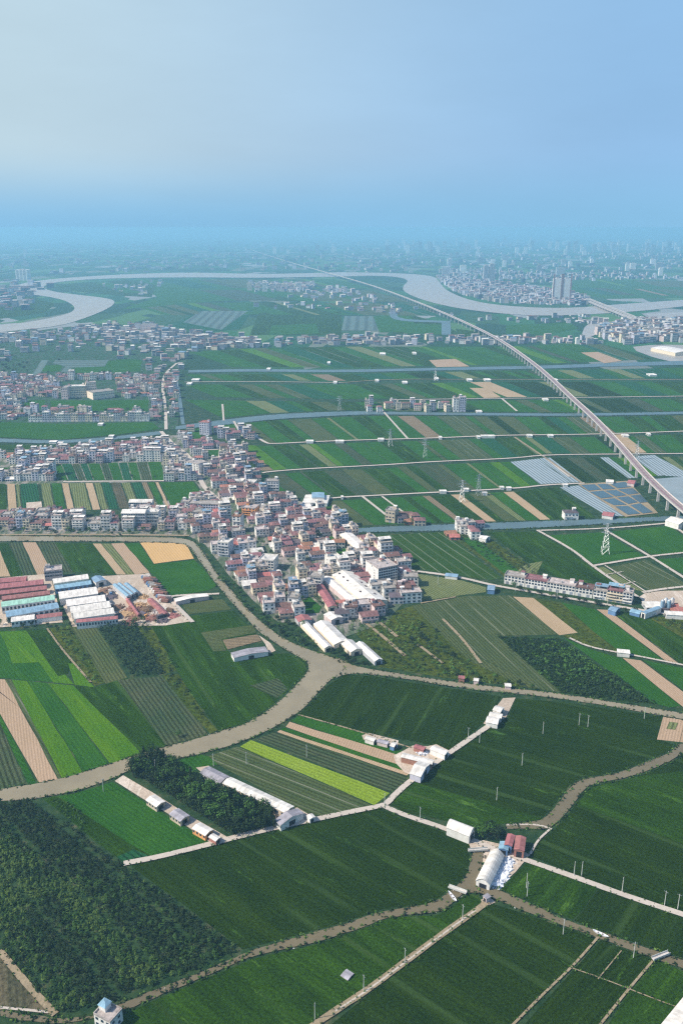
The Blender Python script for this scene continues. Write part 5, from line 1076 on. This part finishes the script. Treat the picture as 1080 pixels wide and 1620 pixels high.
for x, y in ((907,1386), (983,1411), (1050,1433), (1071,1438), (915,1147), (929,1150), (858,1161), (825,1211), (785,1266), (1018,1137), (833,1418-0), (919,1386), (640,1525), (575,1568), (498,1613), (731,1455), (890,1478), (1001,1515), (164,1252), (338,1212), (390,1209), (485,1198), (740,1170), (758,1175), (815,935), (880,948), (960,957), (545,912), (661,930), (692,925), (608,1276), (664,1298), (832,1405), (246,1222)):
    o = pl_ if first else copy_tree(pl_); first = False; o.location = G(x, y); o.rotation_euler = (0, 0, rnd.uniform(0, 3)); tag(o, None, 'utility pole', 'utility poles'); reg(o, 'slender pale concrete pole')
# ================================================================ FOOTBRIDGES, BOATS
def footbridge(a, b, label):
    A, B = Vector(G(*a)), Vector(G(*b)); l = (B-A).length; root = empty('footbridge', tuple(A), math.atan2(B.y-A.y, B.x-A.x)); tag(root, label, 'footbridge')
    mb = MB(); mb.box(-1, -.8, 1.1, l+1, .8, 1.4, True); mb.build('deck', M['concrete'], root)
    for s in (-1, 1): mb = MB(); mb.box(-1, s*.8-.06, 1.41, l+1, s*.8+.06, 2.2); mb.build('railing', M['pole'], root)
    for u in (.25, .75): mb = MB(); mb.box(l*u-.2, -.6, -.3, l*u+.2, .6, 1.08); mb.build('pier', M['concrete'], root)
footbridge((712,1407), (734,1415), 'narrow pale footbridge over the canal below the big field'); footbridge((1034,1520), (1054,1512), 'short concrete footbridge at the end of the straight field path'); footbridge((944,1484), (950,1474), 'small footbridge where a field path meets the canal') if 0 else None
footbridge((743,1349), (768,1347), 'concrete sluice bridge carrying the farm lane over the canal'); footbridge((496,850), (507,853), 'small white bridge over the village channel')
def boat(x, y, rz, label):
    root = empty('boat', G(x, y, .5), rz); tag(root, label, 'boat', 'canal boats'); n = 10
    out = []; inn = []
    for i in range(n):
        a = 2*math.pi*i/n; c = math.cos(a); s = math.sin(a); out.append((3.4*c*(1 if abs(c) < .9 else 1.1), .8*s, .55+(.25*abs(c)**3))); inn.append((3.0*c, .6*s, .5))
    mb = MB(); mb.hexa([(q[0]*.8, q[1]*.7, -.1) for q in out], out); mb.f.pop(); mb.m.pop()
    for i in range(n): mb.face([out[i], out[(i+1) % n], inn[(i+1) % n], inn[i]])
    mb.face([(q[0], q[1], .15) for q in inn]); mb.build('hull', M['tarp'], root)
    for u in (-1.2, .8): mb = MB(); mb.box(u-.2, -.55, .42, u+.2, .55, .5, True); mb.build('seat', M['wood'], root)
boat(715,1419, R(-65), 'pale little boat moored beside the canal footbridge'); boat(949,1478, R(-35), 'white boat lying across the eastern canal branch')
# ================================================================ SCRAPYARD AND WORKS YARD
def truck(cab, boxm):
    root = empty('parked_truck', (0, 0, 0)); mb = MB(); mb.box(-4, -1.2, 1.1, 2.2, 1.2, 3.4, True); mb.build('cargo_box', M[boxm], root)
    mb = MB(); mb.hexa([(2.4, -1.15, .6), (4.4, -1.15, .6), (4.4, 1.15, .6), (2.4, 1.15, .6)], [(2.4, -1.1, 2.9), (4.0, -1.1, 2.9), (4.0, 1.1, 2.9), (2.4, 1.1, 2.9)], True); c = mb.build('cab', M[cab], root)
    mb = MB(); mb.box(-4, -.5, .7, 4.2, .5, 1.05, True); mb.build('chassis', M['dark'], root)
    for u in (-2.8, 3.3):
        for s in (-1, 1): mb = MB(); mb.bar((u, s*.8, .5), (u, s*1.15, .5), .5, 10); mb.build('wheel', M['dark'], root)
    return root
tr = [truck('white', 'scrap'), truck('bluew', 'slab'), truck('brick', 'scrap'), truck('orange', 'darkroof')]; cold = ['white', 'blue', 'red', 'orange']; usedt = [0]*4
def puttruck(x, y, rz):
    i = rnd.randrange(4); o = tr[i] if not usedt[i] else copy_tree(tr[i]); usedt[i] = 1; o.location = G(x, y); o.rotation_euler = (0, 0, rz); tag(o, None, 'truck', 'trucks parked in the scrapyard'); reg(o, f'{cold[i]}-cabbed truck with worn cargo box')
for i in range(12):
    puttruck(231+i*2.6, 916+i*3.4, R(165)+rnd.uniform(-.2, .2)); puttruck(238+i*2.6, 915+i*3.3, R(165)+rnd.uniform(-.2, .2)) if i % 3 else None
for x, y in ((205,950), (228,975), (255,978), (268,968), (175,940), (165,950), (172,960)): puttruck(x, y, rnd.uniform(0, 6))
for x, y in ((1055,958), (1068,975), (1048,968)): puttruck(x, y, rnd.uniform(0, 6))
for i in range(4):
    if not usedt[i]: puttruck(240, 940, 0)
def heap(x, y, r, h, mat, label, seed, name='scrap_heap', cat='heap', n=60):
    q = random.Random(seed); g = G(x, y); mb = MB()
    for i in range(n):
        a = q.uniform(0, 6.28); d = r*math.sqrt(q.random()); z = h*(1-d/r)*q.uniform(.5, 1); c = Vector((d*math.cos(a), d*math.sin(a), z)); s = q.uniform(.4, 1.5)
        e = Vector((q.uniform(-1, 1), q.uniform(-1, 1), q.uniform(-.4, .4))).normalized()
        mb.bar(c-e*s, c+e*s, q.uniform(.15, .7), q.choice([3, 4, 5]))
    base = []
    k = 12; ring = [(r*.9*math.cos(6.283*i/k)*q.uniform(.8, 1.1), r*.9*math.sin(6.283*i/k)*q.uniform(.8, 1.1), 0) for i in range(k)]; top = [(p[0]*.4, p[1]*.4, h*.7) for p in ring]
    mb.hexa(ring, top)
    o = mb.build(name, M[mat]); o.location = (g[0], g[1], 0); tag(o, label, cat, None, None); return o
HP = [(168,935,8,2.5,'scrap'), (176,945,7,2,'darkroof'), (186,962,8,2,'scrap'), (200,972,9,2.4,'dirt'), (212,965,9,2.6,'scrap'), (222,958,8,2,'dirt'), (232,965,9,3,'scrap'), (190,975,7,2,'darkroof'), (215,978,8,2,'scrap'), (240,978,8,2,'scrap'), (226,945,6,2,'dirt'), (180,935,6,2,'slab'), (160,948,6,2,'darkroof'), (205,985,6,1.5,'scrap'), (248,968,6,2,'slab'), (258,982,6,2,'darkroof'), (275,975,6,2,'scrap')]
for i, (x, y, r, h, m_) in enumerate(HP):
    o = heap(x, y, r, h, m_, None, i); reg(o, {'scrap': 'rusty scrap heap', 'darkroof': 'dark scrap heap', 'dirt': 'orange earth heap', 'slab': 'grey rubble heap'}[m_])
for i, (x, y, r, lab) in enumerate(((797,1372,5,'white tarpaulin heap between the barn and the lane'), (789,1384,6,'biggest white tarpaulin heap along the barn side'), (781,1396,5,'lowest white tarpaulin heap by the canal'), (803,1364,4,'small pale rubble heap where the lane leaves the farm'), (668,1192,3,'clutter heap between the white sheds'))): heap(x, y, r, 1.8, 'tarp', lab, 50+i, 'tarp_heap', 'heap', 40)
mb = MB()
for i in range(4): 
    c = G(1046+i*5, 966-(i % 2)*3); root = empty('silo', c); tag(root, None, 'silo', 'silos of the works yard'); reg(root, 'blue and white yard silo')
    mb = MB(); mb.bar((0, 0, 2.5), (0, 0, 9), 1.7, 12); mb.build('tank', M['white' if i % 2 else 'broof'], root); mb = MB(); mb.bar((0, 0, .8), (0, 0, 2.5), .5, 12, 1.7); mb.bar((0, 0, 9), (0, 0, 10.2), 1.7, 12, .3); mb.build('cone', M['steel'], root)
    for s in ((-1.2, -1.2), (1.2, -1.2), (1.2, 1.2), (-1.2, 1.2)): mb = MB(); mb.bar((s[0], s[1], 0), (s[0], s[1], 3), .12); mb.build('leg', M['steel'], root)
# ================================================================ TREES
def crown(mb, r, q, cx, cy_, cz, rx, rz, n, s):
    for i in range(n):
        while 1:
            v = Vector((q.uniform(-1, 1), q.uniform(-1, 1), q.uniform(-1, 1)))
            if .35 < v.length < 1: break
        v = v*(1+.25*math.sin(v.x*5+r)+.2*math.sin(v.y*7+r*2)); c = Vector((cx+v.x*rx, cy_+v.y*rx, cz+v.z*rz)); nn = (v.normalized()+Vector((q.uniform(-.7, .7), q.uniform(-.7, .7), q.uniform(-.3, .9)))).normalized(); u = nn.orthogonal().normalized(); w = nn.cross(u); a = q.uniform(0, 3); u2 = u*math.cos(a)+w*math.sin(a); w2 = nn.cross(u2); k = s*q.uniform(.6, 1.3)
        mb.face([c-u2*k, c-w2*k*.6, c+u2*k, c+w2*k*.6])
def tree(name, h, w, leaf, seed, n=170, s=.55, conical=False):
    q = random.Random(seed); root = empty(name, (0, 0, 0)); mb = MB(); mb.bar((0, 0, -.3), (0, 0, h*.55), .28, 6, .16)
    for i in range(4): a = i*1.6+q.random(); mb.bar((0, 0, h*(.3+.05*i)), (math.cos(a)*w*.3, math.sin(a)*w*.3, h*(.5+.06*i)), .13, 4, .06)
    mb.build('trunk', M['trunk'], root); mb = MB()
    if conical:
        for i in range(5): u = i/4; crown(mb, i, q, 0, 0, h*(.3+.62*u), w*.5*(1-.75*u), h*.15, n//5, s)
    else:
        for i in range(5): a = i*1.257+q.random(); crown(mb, i, q, math.cos(a)*w*.2, math.sin(a)*w*.2, h*q.uniform(.55, .78), w*.32, h*.26, n//5, s)
    mb.build('crown', LF[leaf], root); return root
TP = {'round': [tree('broadleaf_tree', 7, 6.5, 0, 1), tree('broadleaf_tree', 8, 7, 1, 2), tree('broadleaf_tree', 6, 6, 0, 3)], 'cone': [tree('poplar_tree', 9, 4.2, 0, 4, conical=True), tree('poplar_tree', 10, 4.6, 0, 5, conical=True)], 'bush': [tree('fruit_tree', 3.2, 3.6, 1, 6, 110, .4), tree('fruit_tree', 2.8, 3.2, 2, 7, 110, .4), tree('fruit_tree', 3.0, 3.4, 0, 8, 110, .4)]}
TU = {}
def puttree(kind, x, y, sc, label, cat, group, shared=False, z=0, name='broadleaf_tree'):
    i = rnd.randrange(len(TP[kind])); o = TP[kind][i] if (kind, i) not in TU else copy_tree(TP[kind][i]); TU[(kind, i)] = 1
    o.location = (x, y, z); o.rotation_euler = (0, 0, rnd.uniform(0, 6)); o.scale = (sc*rnd.uniform(.85, 1.15), sc*rnd.uniform(.85, 1.15), sc*rnd.uniform(.8, 1.15)); tag(o, label if shared else None, cat, group)
    if name: o.name = name
    if not shared: reg(o, label)
    return o
gp = toworld((195,1219, 243,1191, 262,1206, 300,1229, 350,1253, 427,1284, 436,1310, 362,1325, 285,1273)); dgv = vdir((195,1219), (362,1325)); dn = (-dgv[1], dgv[0])
n = 0; c0 = gp[0]
for i in range(-2, 50):
    for j in range(-22, 22):
        x = c0[0]+dgv[0]*i*3.0+dn[0]*j*3.0+rnd.uniform(-.5, .5); y = c0[1]+dgv[1]*i*3.0+dn[1]*j*3.0+rnd.uniform(-.5, .5)
        if inpoly((x, y), gp) and n < 298: puttree('round' if rnd.random() < .8 else 'cone', x, y, rnd.uniform(.75, 1.1), 'dark leafy tree packed in the grove between long shed and dirt strip', 'tree', 'trees of the dark grove', True, name='grove_tree'); n += 1
print('grove', n)
def line_trees(kind, pts, step, sc, desc, group, wob=2, cat='tree'):
    g = P(*pts); acc = 0
    for p, q in zip(g, g[1:]):
        l = math.hypot(q[0]-p[0], q[1]-p[1])
        while acc < l:
            u = acc/l; x, y = p[0]+(q[0]-p[0])*u+rnd.uniform(-wob, wob), p[1]+(q[1]-p[1])*u+rnd.uniform(-wob, wob); acc += step*rnd.uniform(.7, 1.4)
            puttree(kind, x, y, sc*rnd.uniform(.7, 1.25), desc, cat, group)
        acc -= l
line_trees('round', (348,918, 372,940, 400,968, 420,985, 450,1005, 478,1020), 7, .8, 'round dark tree on the village bank', 'trees on the village bank', 4)
line_trees('round', (425,978, 470,990, 478,1000), 6, .75, 'round dark tree behind the bank road', 'trees on the village bank', 4)
line_trees('round', (530,1035, 560,1048, 590,1050), 5, .85, 'round dark tree before the pale halls', 'trees before the pale halls', 4)
line_trees('round', (812,932, 860,942, 920,953, 990,968, 1010,968), 7, .75, 'round dark tree along the terrace lane', 'trees along the terrace lane', 2)
line_trees('round', (758,1322, 770,1328, 783,1330, 770,1318, 780,1312, 790,1316, 762,1312), 3.6, 1.0, 'broad tree in the farm clump', 'trees of the farm clump', 2.5)
line_trees('round', (395,735, 402,748, 400,758, 408,765), 6, 1.2, 'dark tree at the village edge', 'trees at the village edge', 5)
line_trees('round', (505,955, 515,958, 528,962, 538,963), 5, .9, 'dark tree behind the pale halls', 'trees behind the pale halls', 3)
line_trees('round', (500,845, 510,848, 525,848, 545,850), 7, .8, 'dark tree by the blue canal', 'trees by the blue canal', 3); line_trees('round', (640,832, 655,830, 668,830), 7, .9, 'dark tree by the farmhouse canal', 'trees by the farmhouse', 2)
line_trees('round', (0,842, 60,842, 150,842, 250,843, 300,846), 11, .8, 'dark tree on the quay', 'trees on the quay', 2); line_trees('round', (700,1060, 740,1072, 800,1082, 850,1090), 12, .6, 'low dark tree on the canal bank', 'trees on the canal bank', 3)
line_trees('round', (110,990, 150,986, 200,987, 250,986), 7, .7, 'dark tree in front of the factories', 'trees in front of the factories', 2); line_trees('round', (0,990, 40,992, 90,992), 8, .7, 'dark tree in front of the barns', 'trees in front of the barns', 2)
line_trees('round', (283,1166, 285,1179), 30, .8, 'lone olive tree on the river edge', 'lone bank trees', 0); line_trees('round', (640,1010, 680,1020, 700,1000, 660,985, 700,1040, 740,1062, 720,1030), 16, .6, 'bushy tree in the scrub field', 'trees in the scrub field', 6)
line_trees('round', (590,930, 600,935, 650,918, 655,905), 8, .6, 'small tree near the tall block', 'trees near the tall block', 3); line_trees('round', (60,760, 150,757, 250,755), 22, .6, 'small tree by the field wall', 'trees by the field wall', 2)
vt = 0
for _ in range(2000):
    if vt >= 70: break
    x, y = rnd.uniform(min(xs), max(xs)), rnd.uniform(min(ys), min(ys)+420)
    if inpoly((x, y), vp) and not any(inpoly((x, y), h) for h in holes) and all(abs(x-c[0])+abs(y-c[1]) > 8 for c in cand) and free(x, y, 3): puttree('round', x, y, rnd.uniform(.5, .8), 'small dark tree between houses', 'tree', 'trees between the village houses'); vt += 1
for k in TP:
    for i, o in enumerate(TP[k]):
        if (k, i) not in TU and k != 'bush': puttree(k, *G(640, 1000)[:2], .6, 'bushy tree in the scrub field', 'tree', 'trees in the scrub field')
for o in TP['bush']: 
    for c in list(o.children): bpy.data.objects.remove(c)
    bpy.data.objects.remove(o)
tq = 0
for _ in range(6000):
    if tq >= 170: break
    x, y = rnd.uniform(gx0, gx1), rnd.uniform(gy0, gy0+700)
    if inpoly((x, y), tp) and not any(inpoly((x, y), h) for h in th_) and all(abs(x-c[0])+abs(y-c[1]) > 9 for c in far_c) and free(x, y, 4): puttree('round', x, y, rnd.uniform(.9, 1.5), 'dark town tree', 'tree', 'trees in the left-bank town', name='town_tree'); tq += 1
# ================================================================ ORCHARDS, BUSHES (stuff)
LT = [(G(85,1400), G(250,1562), 7, 1.6), (G(0,1340), G(45,1400), 9, 1.2), (G(90,1385), G(190,1480), 12, .5), (G(190,1385), G(300,1520), 8, .5), (G(0,1440), G(120,1580), 6, .6), (G(40,1384), G(185,1372), 4, -1.8), (G(70,1388), G(88,1440), 4, -1.8), (G(0,1300), G(170,1370), 14, -.8), (G(75,1450), G(160,1590), 10, -.6)]
def zone(x, y):
    t = 0
    for a, b, w, v in LT:
        d = segd((x, y), a, b)
        if d < w*1.6: t += v*min(1, (w*1.6-d)/w)
    return t
def orchard(name, polys, label, step, size, hgt, leaf, rows=None, seed=0, nleaf=26, dens=1.0, leafs=None):
    """masses of leafy crowns nobody could count"""
    q = random.Random(seed); mb = MB(); mats = LF
    for poly in polys:
        w = toworld(poly); d = rows or (1, 0); nrm = (-d[1], d[0]); X0, X1 = min(p[0] for p in w), max(p[0] for p in w); Y0, Y1 = min(p[1] for p in w), max(p[1] for p in w); Lh = max(X1-X0, Y1-Y0); k = int(Lh/step)+2; cx, cy_ = (X0+X1)/2, (Y0+Y1)/2
        for i in range(-k, k):
            for j in range(-k, k):
                x = cx+d[0]*i*step+nrm[0]*j*step*1.1+q.uniform(-.35, .35)*step; y = cy_+d[1]*i*step+nrm[1]*j*step*1.1+q.uniform(-.35, .35)*step
                if q.random() > dens or not inpoly((x, y), w) or (seed == 3 and j % 8 == 0 and q.random() < .75): continue
                s = size*q.uniform(.7, 1.2); tone = math.sin(x*.05+y*.03)*.6+math.sin(x*.021-y*.06)*.6+q.uniform(-1, 1)+(zone(x, y) if seed == 3 else 0); mb.mi = (leaf if leafs is None else leafs[0 if tone < .2 else (1 if tone < 1.0 else 2)])
                hh = hgt*q.uniform(.6, 1.35)*(1 if tone > -1.7 else .55)
                for _ in range(nleaf):
                    a = q.uniform(0, 6.28); b = q.random(); rr = s*math.sqrt(1-(b*.9)**2)*q.uniform(.6, 1.05); c = Vector((x+rr*math.cos(a), y+rr*math.sin(a), hh*(.25+.75*b))); nn = Vector((math.cos(a)*.7+q.uniform(-.5, .5), math.sin(a)*.7+q.uniform(-.5, .5), .5+b)).normalized(); u = nn.orthogonal().normalized(); v = nn.cross(u); e = s*q.uniform(.28, .5); t = q.uniform(0, 3); u2 = u*math.cos(t)+v*math.sin(t); v2 = nn.cross(u2)
                    mb.face([c-u2*e, c-v2*e*.6, c+u2*e, c+v2*e*.6])
    o = mb.build(name, mats); tag(o, label, 'orchard', None, 'stuff'); return o
od = vdir((60,1300), (300,1520))
orchard('orchard', [(-60,1275, 0,1272, 58,1268, 95,1298, 145,1333, 192,1370, 260,1418, 330,1470, 378,1502, 315,1530, 255,1552, 180,1583, 110,1603, 88,1600, 40,1552, 0,1503, -60,1480)], 'dense dark orchard filling the lower left', 2.15, 1.25, 2.7, 0, od, 3, 24, leafs=(0, 1, 2))
orchard('orchard', [(82,1268, 100,1264, 135,1292, 128,1318, 105,1302)], 'lighter shrubs between river and orchard', 2.6, 1.2, 1.6, 1, od, 4, 16, .8, leafs=(1, 2, 2))
orchard('orchard', [(152,991, 214,986, 262,1065, 206,1071)], 'dark square orchard below the warehouses', 3.0, 1.9, 3.0, 0, vdir((152,991), (206,1071)), 5, 18)
orchard('orchard', [(787,1007, 884,1012, 1034,1113, 987,1109, 889,1096)], 'long two-toned orchard above the canal', 3.2, 1.9, 2.6, 0, vdir((787,1007), (889,1096)), 6, 16, leafs=(0, 1, 1))
orchard('orchard', [(78,994, 110,990, 165,1080, 152,1084), (216,987, 236,985, 280,1058, 260,1066), (260,1069, 281,1067, 332,1145, 340,1155), (545,985, 600,975, 640,965, 700,1015, 760,1060, 840,1090, 700,1070, 610,1053, 590,1030), (440,985, 470,990, 512,1030, 530,1040, 480,1022, 430,992), (706,846, 730,843, 800,872, 858,907, 845,908, 790,895), (1000,968, 1080,985, 1140,990, 1140,1010, 1080,1000)], 'rough scrub and bushes on untended ground', 4.2, 1.8, 2.0, 1, vdir((78,994), (152,1084)), 7, 14, .62, leafs=(0, 1, 2))
# bushes and reeds along the banks
q = random.Random(11); mb = MB()
for g in BANKS:
    for p, r_ in zip(g, g[1:]):
        l = math.hypot(r_[0]-p[0], r_[1]-p[1]); k = int(l/.9); 
        if p[1] > 1000: k //= 2
        for i in range(k):
            if q.random() < .1: continue
            u = q.random(); x = p[0]+(r_[0]-p[0])*u+q.uniform(-1.6, 1.6); y = p[1]+(r_[1]-p[1])*u+q.uniform(-1.1, 1.1); s = q.uniform(.35, 1.0); mb.mi = q.choice([0, 0, 1, 2]) if q.random() < .965 else 3; s *= (.45 if mb.mi == 3 else 1)
            for _ in range(9):
                a = q.uniform(0, 6.28); b = q.random(); c = Vector((x+s*math.cos(a)*q.random(), y+s*math.sin(a)*q.random(), s*(.3+b))); nn = Vector((q.uniform(-1, 1), q.uniform(-1, 1), q.uniform(.2, 1))).normalized(); uu = nn.orthogonal().normalized(); v = nn.cross(uu); e = s*q.uniform(.3, .6); mb.face([c-uu*e, c-v*e, c+uu*e, c+v*e])
for A, B_ in ROADS:
    for g in (A, B_):
        if sum(p[1] for p in g)/len(g) > 900: continue
        for p, r_ in zip(g, g[1:]):
            l = math.hypot(r_[0]-p[0], r_[1]-p[1])
            for i in range(int(l/3)+1):
                u = q.random(); x = p[0]+(r_[0]-p[0])*u+q.uniform(-.7, .7); y = p[1]+(r_[1]-p[1])*u+q.uniform(-.7, .7); s = q.uniform(.2, .6); mb.mi = q.choice([0, 1, 1, 2])
                for _ in range(6):
                    a = q.uniform(0, 6.28); b = q.random(); c = Vector((x+s*math.cos(a)*q.random(), y+s*math.sin(a)*q.random(), .3+s*(.3+b))); nn = Vector((q.uniform(-1, 1), q.uniform(-1, 1), q.uniform(.2, 1))).normalized(); uu = nn.orthogonal().normalized(); v = nn.cross(uu); e = s*q.uniform(.4, .7); mb.face([c-uu*e, c-v*e, c+uu*e, c+v*e])
o = mb.build('bank_vegetation', LF+[M['pole']]); tag(o, 'reeds, bushes and rubble lining the canal banks and lanes', 'bank vegetation', None, 'stuff')
write_labels()
# ================================================================ HAZE
mb = MB(); mb.box(-GX-500, GY0-500, -1, GX+500, GY1+500, 302, True)
hm = bpy.data.materials.new('haze'); hm.use_nodes = True; t = hm.node_tree; t.nodes.clear()
pv = N(t, 'ShaderNodeVolumePrincipled', {'Density': .00014, 'Color': (.36, .705, .965, 1), 'Anisotropy': .1, 'Absorption Color': (0, 0, 0, 1)}); mo = N(t, 'ShaderNodeOutputMaterial'); t.links.new(pv.outputs[0], mo.inputs['Volume'])
haze = mb.build('haze', hm); haze['kind'] = 'stuff'
